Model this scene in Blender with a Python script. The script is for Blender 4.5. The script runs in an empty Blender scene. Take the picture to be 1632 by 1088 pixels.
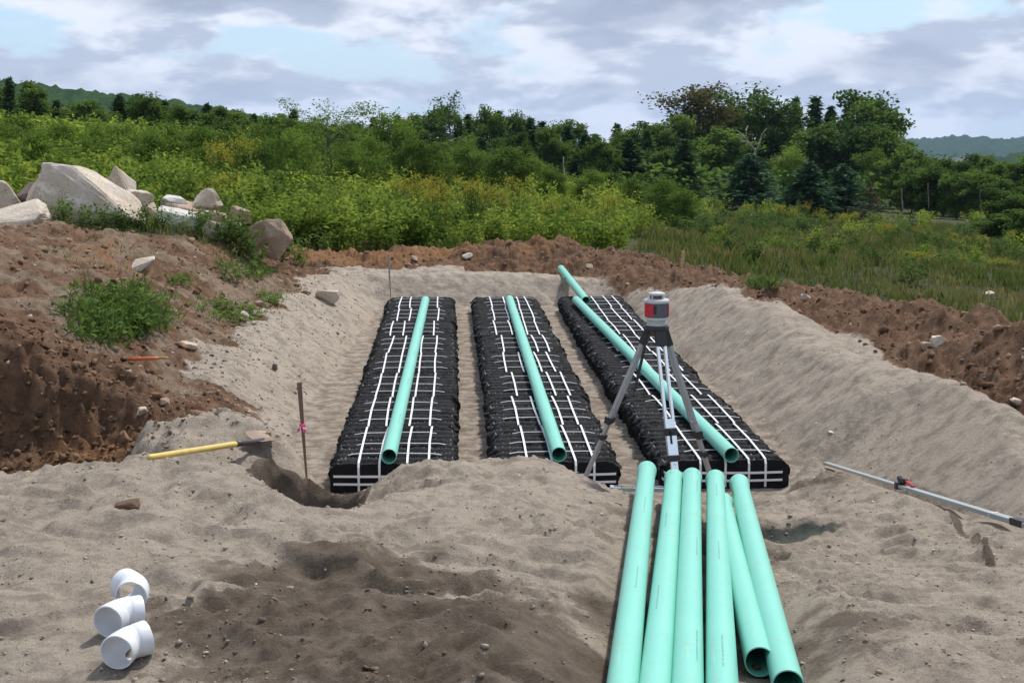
import bpy, bmesh, math, random
import numpy as np
from mathutils import Vector, Matrix, Quaternion
from mathutils.bvhtree import BVHTree

R = math.radians
scn = bpy.context.scene
COL = scn.collection
rng = np.random.default_rng(7)
random.seed(7)

# ------------------------------------------------------------------ camera
FPX, CX, CY = 2260.0, 816.0, 544.0
PITCH, YAW, CAMZ = math.atan(344 / FPX), math.atan(98 * math.cos(math.atan(344 / FPX)) / FPX), 2.545
cam_d = bpy.data.cameras.new('camera')
cam_d.sensor_width = 36.0
cam_d.lens = 36.0 * FPX / 1632.0
cam_d.clip_start = 0.1
cam_d.clip_end = 20000
cam = bpy.data.objects.new('camera', cam_d)
COL.objects.link(cam)
cam.location = (0, 0, CAMZ)
cam.rotation_euler = (R(90) - PITCH, 0, -YAW)
scn.camera = cam
CAM_R = cam.rotation_euler.to_matrix()

# ------------------------------------------------------------------ light
SUN_EL, SUN_AZ = R(56), R(38)           # azimuth clockwise from +Y: high, ahead of the camera and to the right
sun_d = bpy.data.lights.new('sun', 'SUN')
sun_d.energy = 2.6
sun_d.angle = R(5.0)
sun_d.color = (1.0, 0.955, 0.89)
sun = bpy.data.objects.new('sun', sun_d)
COL.objects.link(sun)
sv = Vector((math.sin(SUN_AZ) * math.cos(SUN_EL), math.cos(SUN_AZ) * math.cos(SUN_EL), math.sin(SUN_EL)))
sun.rotation_euler = sv.to_track_quat('Z', 'Y').to_euler()
sun.location = sv * 60

world = bpy.data.worlds.new('World')
scn.world = world
world.use_nodes = True
def build_world():
    nt = world.node_tree
    N, L = nt.nodes, nt.links
    N.clear()
    out = N.new('ShaderNodeOutputWorld'); bg = N.new('ShaderNodeBackground')
    bg.inputs['Strength'].default_value = 0.075
    L.new(bg.outputs[0], out.inputs[0])
    sky = N.new('ShaderNodeTexSky'); sky.sky_type = 'NISHITA'; sky.sun_disc = False
    sky.sun_elevation = SUN_EL; sky.sun_rotation = SUN_AZ
    sky.air_density = 1.0; sky.dust_density = 1.2; sky.ozone_density = 1.5; sky.altitude = 300
    tc = N.new('ShaderNodeTexCoord')
    sep = N.new('ShaderNodeSeparateXYZ'); L.new(tc.outputs['Generated'], sep.inputs[0])
    def M(op, a, b=None, c=None):
        m = N.new('ShaderNodeMath'); m.operation = op
        for i, v in enumerate((a, b, c)):
            if v is None: continue
            if isinstance(v, (int, float)): m.inputs[i].default_value = v
            else: L.new(v, m.inputs[i])
        return m.outputs[0]
    zz = M('MAXIMUM', sep.outputs['Z'], 0.0)
    den = M('ADD', zz, 0.34)
    u = M('DIVIDE', sep.outputs['X'], den); v = M('DIVIDE', sep.outputs['Y'], den)
    comb = N.new('ShaderNodeCombineXYZ'); L.new(u, comb.inputs[0]); L.new(v, comb.inputs[1])
    def noise(scale, det, rough, dist, off):
        mp = N.new('ShaderNodeMapping'); mp.inputs['Location'].default_value = off
        L.new(comb.outputs[0], mp.inputs[0])
        n = N.new('ShaderNodeTexNoise'); n.inputs['Scale'].default_value = scale
        n.inputs['Detail'].default_value = det; n.inputs['Roughness'].default_value = rough
        n.inputs['Distortion'].default_value = dist
        L.new(mp.outputs[0], n.inputs['Vector']); return n.outputs['Fac']
    def ramp(fac, stops, interp='EASE'):
        r = N.new('ShaderNodeValToRGB'); r.color_ramp.interpolation = interp
        e = r.color_ramp.elements
        while len(e) < len(stops): e.new(0.5)
        for el, (p, c) in zip(e, stops): el.position = p; el.color = (*c, 1)
        L.new(fac, r.inputs[0]); return r.outputs[0]
    def mix(fac, a, b):
        m = N.new('ShaderNodeMix'); m.data_type = 'RGBA'
        L.new(fac, m.inputs[0]) if not isinstance(fac, float) else setattr(m.inputs[0], 'default_value', fac)
        for s, x in ((6, a), (7, b)):
            if isinstance(x, tuple): m.inputs[s].default_value = (*x, 1)
            else: L.new(x, m.inputs[s])
        return m.outputs[2]
    big = noise(1.9, 8, 0.52, 0.12, (1.9, 2.6, 0))
    lump = noise(5.0, 7, 0.52, 0.1, (8.1, 4.2, 0))
    cover = ramp(big, [(0.41, (0, 0, 0)), (0.47, (1, 1, 1))])
    shade = ramp(lump, [(0.43, (0, 0, 0)), (0.56, (1, 1, 1))])
    thick = ramp(big, [(0.50, (0, 0, 0)), (0.60, (1, 1, 1))])
    cl = mix(shade, (4.0, 4.6, 5.9), (7.1, 7.55, 8.6))
    cl = mix(M('MULTIPLY', thick, 0.62), cl, (2.9, 3.4, 4.6))
    blue = mix(0.62, sky.outputs[0], (4.6, 6.9, 9.3))
    col = mix(cover, blue, cl)
    hz = ramp(sep.outputs['Z'], [(0.0, (1, 1, 1)), (0.11, (0, 0, 0))])
    col = mix(M('MULTIPLY', hz, 0.30), col, (5.5, 6.0, 7.3))
    L.new(col, bg.inputs['Color'])
build_world()
scn.view_settings.view_transform = 'Standard'
scn.view_settings.look = 'None'
scn.view_settings.gamma = 1.0
scn.view_settings.use_curve_mapping = False
scn.view_settings.exposure = 0.74
scn.cycles.use_denoising = True
scn.cycles.max_bounces = 6
scn.cycles.diffuse_bounces = 3
scn.cycles.transparent_max_bounces = 6

# ------------------------------------------------------------------ pixel helpers (1632x1088 photo pixels)
def ray(px, py):
    return CAM_R @ Vector(((px - CX) / FPX, -(py - CY) / FPX, -1.0))
def atY(px, py, Y):
    d = ray(px, py); return Vector((0, 0, CAMZ)) + d * (Y / d.y)
def atZ(px, py, z):
    d = ray(px, py); return Vector((0, 0, CAMZ)) + d * ((z - CAMZ) / d.z)

def ss(a, b, t):
    t = np.clip((np.asarray(t, float) - a) / (b - a), 0, 1)
    return t * t * (3 - 2 * t)

# ------------------------------------------------------------------ numpy gradient noise
def perlin(x, y, seed=0):
    r = np.random.default_rng(seed)
    perm = r.permutation(512); ang = r.random(512) * 2 * np.pi
    gx, gy = np.cos(ang), np.sin(ang)
    xi = np.floor(x).astype(int); yi = np.floor(y).astype(int)
    xf, yf = x - xi, y - yi
    def g(ix, iy, dx, dy):
        h = perm[(perm[ix & 511] + iy) & 511]
        return gx[h] * dx + gy[h] * dy
    u = xf * xf * xf * (xf * (xf * 6 - 15) + 10); v = yf * yf * yf * (yf * (yf * 6 - 15) + 10)
    a = g(xi, yi, xf, yf); b = g(xi + 1, yi, xf - 1, yf)
    c = g(xi, yi + 1, xf, yf - 1); d = g(xi + 1, yi + 1, xf - 1, yf - 1)
    return (a + u * (b - a)) * (1 - v) + (c + u * (d - c)) * v * 1.0
def fbm(x, y, scale, octv=4, gain=0.5, seed=0):
    s, a, f = 0, 1.0, 1.0 / scale
    for o in range(octv):
        s = s + a * perlin(x * f + 13.7 * o, y * f - 7.1 * o, seed + o); a *= gain; f *= 2.03
    return s
def billow(x, y, scale, octv=3, gain=0.5, seed=0):
    s, a, f = 0, 1.0, 1.0 / scale
    for o in range(octv):
        s = s + a * (np.abs(perlin(x * f + 3.1 * o, y * f + 5.3 * o, seed + o)) * 2 - 0.5); a *= gain; f *= 2.1
    return s

# ------------------------------------------------------------------ materials
MATS = {}
def new_mat(name):
    m = bpy.data.materials.new(name); m.use_nodes = True
    return m, m.node_tree.nodes, m.node_tree.links, m.node_tree.nodes['Principled BSDF']
def plain(name, col, rough=0.6, metal=0.0, var=0.12, scale=30.0, bump=0.0, bscale=200.0, spec=0.5, dirt=None):
    """base colour broken up by fine noise, optional dust colour in patches, optional fine bump"""
    if name in MATS: return MATS[name]
    m, N, L, P = new_mat(name)
    P.inputs['Roughness'].default_value = rough; P.inputs['Metallic'].default_value = metal
    P.inputs['Specular IOR Level'].default_value = spec
    tc = N.new('ShaderNodeTexCoord'); n = N.new('ShaderNodeTexNoise')
    n.inputs['Scale'].default_value = scale; n.inputs['Detail'].default_value = 5
    L.new(tc.outputs['Object'], n.inputs['Vector'])
    mx = N.new('ShaderNodeMix'); mx.data_type = 'RGBA'
    mx.inputs[6].default_value = (*[c * (1 - var) for c in col], 1)
    mx.inputs[7].default_value = (*[min(1, c * (1 + var)) for c in col], 1)
    L.new(n.outputs['Fac'], mx.inputs[0]); last = mx.outputs[2]
    if dirt:
        n2 = N.new('ShaderNodeTexNoise'); n2.inputs['Scale'].default_value = dirt[1]; n2.inputs['Detail'].default_value = 6
        L.new(tc.outputs['Object'], n2.inputs['Vector'])
        rp = N.new('ShaderNodeMapRange'); rp.inputs[1].default_value = dirt[2]; rp.inputs[2].default_value = dirt[2] + 0.22
        rp.inputs[4].default_value = dirt[3]
        L.new(n2.outputs['Fac'], rp.inputs[0])
        m2 = N.new('ShaderNodeMix'); m2.data_type = 'RGBA'
        L.new(rp.outputs[0], m2.inputs[0]); L.new(last, m2.inputs[6]); m2.inputs[7].default_value = (*dirt[0], 1)
        last = m2.outputs[2]
    L.new(last, P.inputs['Base Color'])
    if bump:
        n3 = N.new('ShaderNodeTexNoise'); n3.inputs['Scale'].default_value = bscale; n3.inputs['Detail'].default_value = 4
        L.new(tc.outputs['Object'], n3.inputs['Vector'])
        b = N.new('ShaderNodeBump'); b.inputs['Strength'].default_value = bump; b.inputs['Distance'].default_value = 0.01
        L.new(n3.outputs['Fac'], b.inputs['Height']); L.new(b.outputs[0], P.inputs['Normal'])
    MATS[name] = m
    return m

def ground_mat():
    m, N, L, P = new_mat('ground_soil')
    P.inputs['Roughness'].default_value = 0.95; P.inputs['Specular IOR Level'].default_value = 0.15
    tc = N.new('ShaderNodeTexCoord')
    def attr(nm):
        a = N.new('ShaderNodeAttribute'); a.attribute_name = nm; return a.outputs['Fac']
    def noise(scale, det=6, rough=0.6, vec=None):
        n = N.new('ShaderNodeTexNoise'); n.inputs['Scale'].default_value = scale
        n.inputs['Detail'].default_value = det; n.inputs['Roughness'].default_value = rough
        L.new(vec or tc.outputs['Object'], n.inputs['Vector']); return n.outputs['Fac']
    def rng_(v, a, b, c=0.0, d=1.0):
        r = N.new('ShaderNodeMapRange'); r.interpolation_type = 'SMOOTHSTEP'
        for i, x in zip((1, 2, 3, 4), (a, b, c, d)): r.inputs[i].default_value = x
        L.new(v, r.inputs[0]); return r.outputs[0]
    def mix(f, a, b):
        x = N.new('ShaderNodeMix'); x.data_type = 'RGBA'
        if isinstance(f, float): x.inputs[0].default_value = f
        else: L.new(f, x.inputs[0])
        for s, c in ((6, a), (7, b)):
            if isinstance(c, tuple): x.inputs[s].default_value = (*c, 1)
            else: L.new(c, x.inputs[s])
        return x.outputs[2]
    def math_(op, a, b):
        x = N.new('ShaderNodeMath'); x.operation = op
        for i, v in enumerate((a, b)):
            if isinstance(v, float): x.inputs[i].default_value = v
            else: L.new(v, x.inputs[i])
        return x.outputs[0]
    n1, n2, n3, n4 = noise(1.3), noise(7.0, 8, 0.65), noise(45.0, 6, 0.7), noise(190.0, 3, 0.6)
    sand = mix(n1, (0.405, 0.335, 0.262), (0.495, 0.418, 0.338))
    sand = mix(rng_(n2, 0.42, 0.66), sand, (0.29, 0.24, 0.19))
    sand = mix(rng_(n3, 0.56, 0.74), sand, (0.20, 0.165, 0.13))
    sand = mix(rng_(n4, 0.60, 0.74), sand, (0.52, 0.47, 0.41))
    sand = mix(rng_(n4, 0.42, 0.30), sand, (0.16, 0.13, 0.105))
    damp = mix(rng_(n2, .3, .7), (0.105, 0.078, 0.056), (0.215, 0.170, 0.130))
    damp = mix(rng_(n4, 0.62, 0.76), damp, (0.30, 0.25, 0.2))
    loam = mix(rng_(n2, 0.35, 0.68), (0.115, 0.064, 0.038), (0.225, 0.132, 0.080))
    loam = mix(rng_(n3, 0.56, 0.72), loam, (0.27, 0.18, 0.12))
    loam = mix(rng_(n3, 0.42, 0.28), loam, (0.045, 0.027, 0.019))
    oran = mix(n2, (0.21, 0.098, 0.042), (0.30, 0.172, 0.088))
    oran = mix(rng_(n3, 0.58, 0.74), oran, (0.33, 0.24, 0.16))
    oran = mix(rng_(n3, 0.40, 0.28), oran, (0.09, 0.048, 0.028))
    grs = mix(n2, (0.030, 0.042, 0.014), (0.075, 0.078, 0.030))
    clay = mix(n2, (0.07, 0.078, 0.066), (0.13, 0.135, 0.115))
    edge = math_('MULTIPLY', math_('SUBTRACT', n2, 0.5), 0.9)
    def msk(nm): return rng_(math_('ADD', attr(nm), edge), 0.34, 0.66)
    c = mix(msk('damp'), sand, damp)  # mask also darkens the dug hole and holds the painted cord shadow
    dirt = mix(rng_(n2, .32, .68), (0.150, 0.104, 0.070), (0.300, 0.225, 0.158))
    dirt = mix(rng_(n3, 0.57, 0.73), dirt, (0.36, 0.29, 0.22))
    dirt = mix(rng_(n3, 0.42, 0.29), dirt, (0.085, 0.055, 0.038))
    c = mix(msk('dirt'), c, dirt)
    c = mix(msk('brown'), c, loam)
    c = mix(msk('orange'), c, oran)
    c = mix(msk('clay'), c, clay)
    c = mix(msk('grass'), c, grs)
    L.new(c, P.inputs['Base Color'])
    b1 = N.new('ShaderNodeBump'); b1.inputs['Strength'].default_value = 0.95; b1.inputs['Distance'].default_value = 0.045
    L.new(noise(17.0, 8, 0.72), b1.inputs['Height'])
    b2 = N.new('ShaderNodeBump'); b2.inputs['Strength'].default_value = 0.8; b2.inputs['Distance'].default_value = 0.012
    L.new(noise(120.0, 5, 0.7), b2.inputs['Height']); L.new(b1.outputs[0], b2.inputs['Normal'])
    L.new(b2.outputs[0], P.inputs['Normal'])
    return m

def leaf_mat(name, dark, light, trans=0.35):
    """foliage: colour from a per-vertex 'tone', plus a 'flower' share for blooms"""
    if name in MATS: return MATS[name]
    m, N, L, P = new_mat(name)
    out = N['Material Output']
    a = N.new('ShaderNodeAttribute'); a.attribute_name = 'tone'
    oi = N.new('ShaderNodeObjectInfo')
    ad = N.new('ShaderNodeMath'); ad.operation = 'MULTIPLY_ADD'; ad.inputs[1].default_value = 0.55
    L.new(oi.outputs['Random'], ad.inputs[0]); L.new(a.outputs['Fac'], ad.inputs[2])
    sb = N.new('ShaderNodeMath'); sb.operation = 'SUBTRACT'; sb.inputs[1].default_value = 0.27; sb.use_clamp = True
    L.new(ad.outputs[0], sb.inputs[0])
    mx = N.new('ShaderNodeMix'); mx.data_type = 'RGBA'
    mx.inputs[6].default_value = (*dark, 1); mx.inputs[7].default_value = (*light, 1)
    L.new(sb.outputs[0], mx.inputs[0])
    f = N.new('ShaderNodeAttribute'); f.attribute_name = 'flower'
    m2 = N.new('ShaderNodeMix'); m2.data_type = 'RGBA'
    L.new(f.outputs['Fac'], m2.inputs[0]); L.new(mx.outputs[2], m2.inputs[6]); m2.inputs[7].default_value = (0.31, 0.27, 0.030, 1)
    L.new(m2.outputs[2], P.inputs['Base Color'])
    P.inputs['Roughness'].default_value = 0.75; P.inputs['Specular IOR Level'].default_value = 0.06
    tr = N.new('ShaderNodeBsdfTranslucent')
    hs = N.new('ShaderNodeHueSaturation'); hs.inputs['Value'].default_value = 1.25; hs.inputs['Hue'].default_value = 0.485
    L.new(m2.outputs[2], hs.inputs['Color']); L.new(hs.outputs[0], tr.inputs['Color'])
    ms = N.new('ShaderNodeMixShader'); ms.inputs[0].default_value = trans
    L.new(P.outputs[0], ms.inputs[1]); L.new(tr.outputs[0], ms.inputs[2]); L.new(ms.outputs[0], out.inputs[0])
    MATS[name] = m
    return m

# ------------------------------------------------------------------ object helpers
def tag(o, label=None, cat=None, group=None, kind=None):
    if label: o['label'] = label
    if cat: o['category'] = cat
    if group: o['group'] = group
    if kind: o['kind'] = kind
    return o
def link_mesh(name, me, mat, parent=None):
    o = bpy.data.objects.new(name, me); COL.objects.link(o)
    if mat is not None and not me.materials: me.materials.append(mat)
    if parent is not None: o.parent = parent
    return o
def empty(name, loc=(0, 0, 0), rot=(0, 0, 0)):
    o = bpy.data.objects.new(name, None); COL.objects.link(o)
    o.location = loc; o.rotation_euler = rot; o.empty_display_size = 0.1
    return o
def bm_obj(name, bm, mat, parent=None, smooth=False):
    me = bpy.data.meshes.new(name); bm.to_mesh(me); bm.free()
    if smooth: me.shade_smooth()
    return link_mesh(name, me, mat, parent)
def np_mesh(name, V, F, smooth=False, attrs=None):
    """V (n,3), F (m,k) numpy"""
    me = bpy.data.meshes.new(name)
    V = np.ascontiguousarray(V, dtype=np.float32); F = np.ascontiguousarray(F, dtype=np.int32)
    m, k = F.shape
    me.vertices.add(len(V)); me.vertices.foreach_set('co', V.ravel())
    me.loops.add(m * k); me.loops.foreach_set('vertex_index', F.ravel())
    me.polygons.add(m); me.polygons.foreach_set('loop_start', np.arange(0, m * k, k, dtype=np.int32))
    if smooth: me.polygons.foreach_set('use_smooth', np.ones(m, dtype=bool))
    for nm, a in (attrs or {}).items():
        at = me.attributes.new(nm, 'FLOAT', 'POINT'); at.data.foreach_set('value', np.ascontiguousarray(a, dtype=np.float32))
    me.update(calc_edges=True)
    return me
def box(bm, lo, hi, bev=0.0):
    r = bmesh.ops.create_cube(bm, size=1.0)
    vs = r['verts']
    for v in vs:
        v.co = Vector([lo[i] + (v.co[i] + 0.5) * (hi[i] - lo[i]) for i in range(3)])
    if bev:
        es = list({e for v in vs for e in v.link_edges})
        bmesh.ops.bevel(bm, geom=es, offset=bev, segments=2, affect='EDGES', profile=0.5)
    return vs
def frame(d, up=Vector((0, 0, 1))):
    d = d.normalized()
    x = up.cross(d)
    if x.length < 1e-4: x = Vector((1, 0, 0))
    x.normalize(); y = d.cross(x)
    return x, y
def tube(bm, pts, rad, seg=12, cap=True):
    """solid tube along a polyline; rad scalar or list"""
    pts = [Vector(p) for p in pts]
    rad = rad if isinstance(rad, (list, tuple)) else [rad] * len(pts)
    rings = []
    for i, p in enumerate(pts):
        d = (pts[min(i + 1, len(pts) - 1)] - pts[max(i - 1, 0)])
        x, y = frame(d)
        rings.append([bm.verts.new(p + (x * math.cos(t) + y * math.sin(t)) * rad[i]) for t in [2 * math.pi * k / seg for k in range(seg)]])
    for a, b in zip(rings, rings[1:]):
        for k in range(seg):
            bm.faces.new((a[k], a[(k + 1) % seg], b[(k + 1) % seg], b[k]))
    if cap:
        bm.faces.new(list(reversed(rings[0]))); bm.faces.new(rings[-1])
    return rings
def lathe(bm, prof, seg=32, closed=False):
    """profile [(r,z)...] about Z; r=0 ends are capped by a vertex ring of tiny radius"""
    rings = []
    for r, z in prof:
        rings.append([bm.verts.new((max(r, 1e-4) * math.cos(2 * math.pi * k / seg), max(r, 1e-4) * math.sin(2 * math.pi * k / seg), z)) for k in range(seg)])
    pr = list(zip(rings, rings[1:])) + ([(rings[-1], rings[0])] if closed else [])
    for a, b in pr:
        for k in range(seg):
            bm.faces.new((a[k], a[(k + 1) % seg], b[(k + 1) % seg], b[k]))
def copy_tree(o, parent=None):
    c = o.copy(); COL.objects.link(c); c.parent = parent
    for ch in o.children: copy_tree(ch, c)
    return c

# ------------------------------------------------------------------ terrain height
def tps_fit(P, z, lam=0.002):
    n = len(P)
    d = np.linalg.norm(P[:, None] - P[None], axis=2)
    K = np.where(d > 0, d * d * np.log(d + 1e-12), 0) + lam * np.eye(n)
    A = np.zeros((n + 3, n + 3)); A[:n, :n] = K; A[:n, n] = 1; A[:n, n + 1:] = P; A[n, :n] = 1; A[n + 1:, :n] = P.T
    return np.linalg.solve(A, np.concatenate([z, np.zeros(3)]))
def tps_eval(P, w, x, y):
    s = w[len(P)] + w[len(P) + 1] * x + w[len(P) + 2] * y
    for (a, b), c in zip(P, w):
        d2 = (x - a) ** 2 + (y - b) ** 2
        s = s + c * 0.5 * d2 * np.log(d2 + 1e-12)
    return s
FG_PIX = [(0, 1088, 4.35), (400, 1088, 4.3), (800, 1088, 4.27), (1250, 1088, 4.3), (1632, 1088, 4.35),
          (0, 950, 5.15), (250, 950, 5.15), (500, 950, 5.22), (800, 960, 5.2), (1300, 960, 5.4), (1632, 960, 5.45),
          (0, 830, 6.3), (300, 830, 6.33), (600, 830, 6.75), (850, 830, 6.8), (1000, 920, 6.15), (1350, 900, 6.5), (1632, 900, 6.4),
          (0, 744, 7.42), (200, 744, 7.4), (390, 744, 7.5), (440, 775, 7.75), (485, 800, 8.1), (550, 808, 8.35), (597, 776, 8.95), (642, 748, 9.02), (700, 736, 9.03),
          (760, 729, 9.05), (860, 737, 9.05), (920, 757, 9.05), (980, 786, 9.02), (1050, 800, 8.65), (1045, 850, 7.55), (1180, 850, 7.6),
          (1260, 826, 8.25), (1330, 860, 7.5), (1400, 800, 8.35), (1500, 800, 8.1), (1632, 842, 7.15), (700, 790, 7.7), (850, 790, 7.7),
          (240, 733, 8.0), (430, 706, 9.35), (425, 724, 9.25), (462, 738, 9.3), (505, 770, 9.35), (545, 790, 9.35)]
FG_XYZ = [(-3, 1, .95), (0, 1, .95), (3, 1, .95), (-4, 4, .9), (4, 4, .92), (3.45, 8.5, .62), (3.45, 10, .62), (3.6, 6.5, .72), (4.6, 8, .6),
          (2.25, 9.5, .02), (1.35, 9.6, .02), (.3, 9.75, .05), (-.7, 9.55, .02), (-1.25, 9.8, .42), (-4, 7.3, .85), (-1.75, 9.0, .52), (-2.2, 10.4, .62)]
_p = [tuple(atY(*t)) for t in FG_PIX] + FG_XYZ
FG_P = np.array([(a, b) for a, b, c in _p]); FG_W = tps_fit(FG_P, np.array([c for a, b, c in _p]))

BERM = [(-5.0, 21.6, .78), (-3.2, 21.8, .68), (-1.6, 22.3, .62), (0.4, 22.4, .66), (1.7, 22.4, .80), (2.5, 22.0, .58), (3.3, 20.2, .50), (4.0, 17.6, .60), (4.5, 15.0, .72), (4.75, 11.75, .90), (4.9, 8.0, .95), (5.1, 4.0, 1.0)]
def polyline_dist(x, y, pts):
    best = np.full(np.shape(x), 1e9); hz = np.zeros(np.shape(x)); side = np.zeros(np.shape(x))
    for (x0, y0, z0), (x1, y1, z1) in zip(pts, pts[1:]):
        dx, dy = x1 - x0, y1 - y0; l2 = dx * dx + dy * dy
        t = np.clip(((x - x0) * dx + (y - y0) * dy) / l2, 0, 1)
        d = np.hypot(x - x0 - t * dx, y - y0 - t * dy)
        s = np.sign((x - x0) * dy - (y - y0) * dx)
        m = d < best
        best = np.where(m, d, best); hz = np.where(m, z0 + t * (z1 - z0), hz); side = np.where(m, s, side)
    return best, hz, side            # side > 0: the bed's side of the berm

def field_z(x, y):
    az = x / np.maximum(y, 8.0)
    s = np.interp(az, [-.45, -.2, -.05, .1, .25, .45], [-.004, .004, .022, .038, .055, .062])
    d = np.maximum(0, y - 23)
    drop = s * 140 * (1 - np.exp(-d / 140.0))
    far = 45.0 * ss(260, 1500, np.hypot(x, y))
    lft = np.interp(-x, [2.5, 9, 30, 200], [0, .50, .85, 1.1])
    rgt = np.interp(x, [4, 7, 12, 40, 300], [0, .22, .6, 1.6, 3.0]) * (1 - .5 * ss(30, 80, y))
    return .38 + lft - drop - far - rgt + 0.22 * fbm(x, y, 9.0, 3, .5, 91)

PIPE_L0, PIPE_L1, PIPE_R0, PIPE_R1 = atY(993, 1088, 4.36), atY(1031, 749, 8.55), atY(1256, 1092, 4.36), atY(1178, 770, 8.45)
ROD_A, ROD_B = atY(1316, 738, 10.25), atY(1632, 835, 7.25)
def atY_z(y, py):
    return CAMZ - (py - 200) * math.cos(PITCH) / FPX * (y * math.cos(PITCH) + (CAMZ - .4) * math.sin(PITCH))
def caps(x, y, z):
    pa, pb, pc, pd = PIPE_L0, PIPE_L1, PIPE_R0, PIPE_R1
    tt = (y - 4.36) / (8.45 - 4.36)
    xl_, xr_ = pa.x + (pb.x - pa.x) * tt, pc.x + (pd.x - pc.x) * tt
    zp = pa.z + (pb.z - pa.z) * tt - .100 + .02 * perlin(x * 3, y * 3, 44)
    out_ = np.maximum(np.maximum(xl_ - .06 - x, x - xr_ - .06), 0)
    cap_ = zp + .55 * out_ + 2.0 * np.maximum(0, y - 8.7)
    z = np.where((y > 2.0) & (y < 9.0), np.minimum(z, cap_), z)
    rt = np.clip(((x - ROD_A.x) * (ROD_B.x - ROD_A.x) + (y - ROD_A.y) * (ROD_B.y - ROD_A.y)) / ((ROD_B.x - ROD_A.x) ** 2 + (ROD_B.y - ROD_A.y) ** 2), 0, 1)
    rd = np.hypot(x - ROD_A.x - rt * (ROD_B.x - ROD_A.x), y - ROD_A.y - rt * (ROD_B.y - ROD_A.y))
    zr = ROD_A.z + rt * (ROD_B.z - ROD_A.z) - .035 - .07 * np.clip(perlin(rt * 7.0, rt * 0 + .5, 45) + .1, 0, 1)
    z = np.where(rd < 1.0, np.minimum(z, zr + np.maximum(0, rd - .06) * .8), z)
    # nothing in front of the small hole or the rod rises above their line of sight
    th, ps = PITCH, YAW
    h = x * math.sin(ps) + y * math.cos(ps)
    px = CX + FPX * (x * math.cos(ps) - y * math.sin(ps)) / np.maximum(h * math.cos(th) + 2.1 * math.sin(th), .1)
    def cap_line(z, pts, inside, feather):
        xs_ = [p[0] for p in pts]; lim = np.interp(px, xs_, [p[1] for p in pts]) - 2.2 * np.maximum(0, np.maximum(xs_[0] - px, px - xs_[-1])) * feather
        k = (lim - CY) / FPX
        zl = CAMZ - h * (math.sin(th) + k * math.cos(th)) / (math.cos(th) - k * math.sin(th))
        return np.where(inside, np.minimum(z, zl + .012 * perlin(x * 9, y * 9, 47)), z)
    z = cap_line(z, [(395, 754), (440, 783), (485, 808), (555, 812), (610, 796)], (y > 5.6) & (y < 8.62), 1)
    rt2 = np.interp(px, [1316, 1632], [ROD_A.y, ROD_B.y])
    z = cap_line(z, [(1316, 748), (1632, 848)], (y > 5.2) & (y < rt2 - .02) & (px > 1250), 1)
    return z
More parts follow.
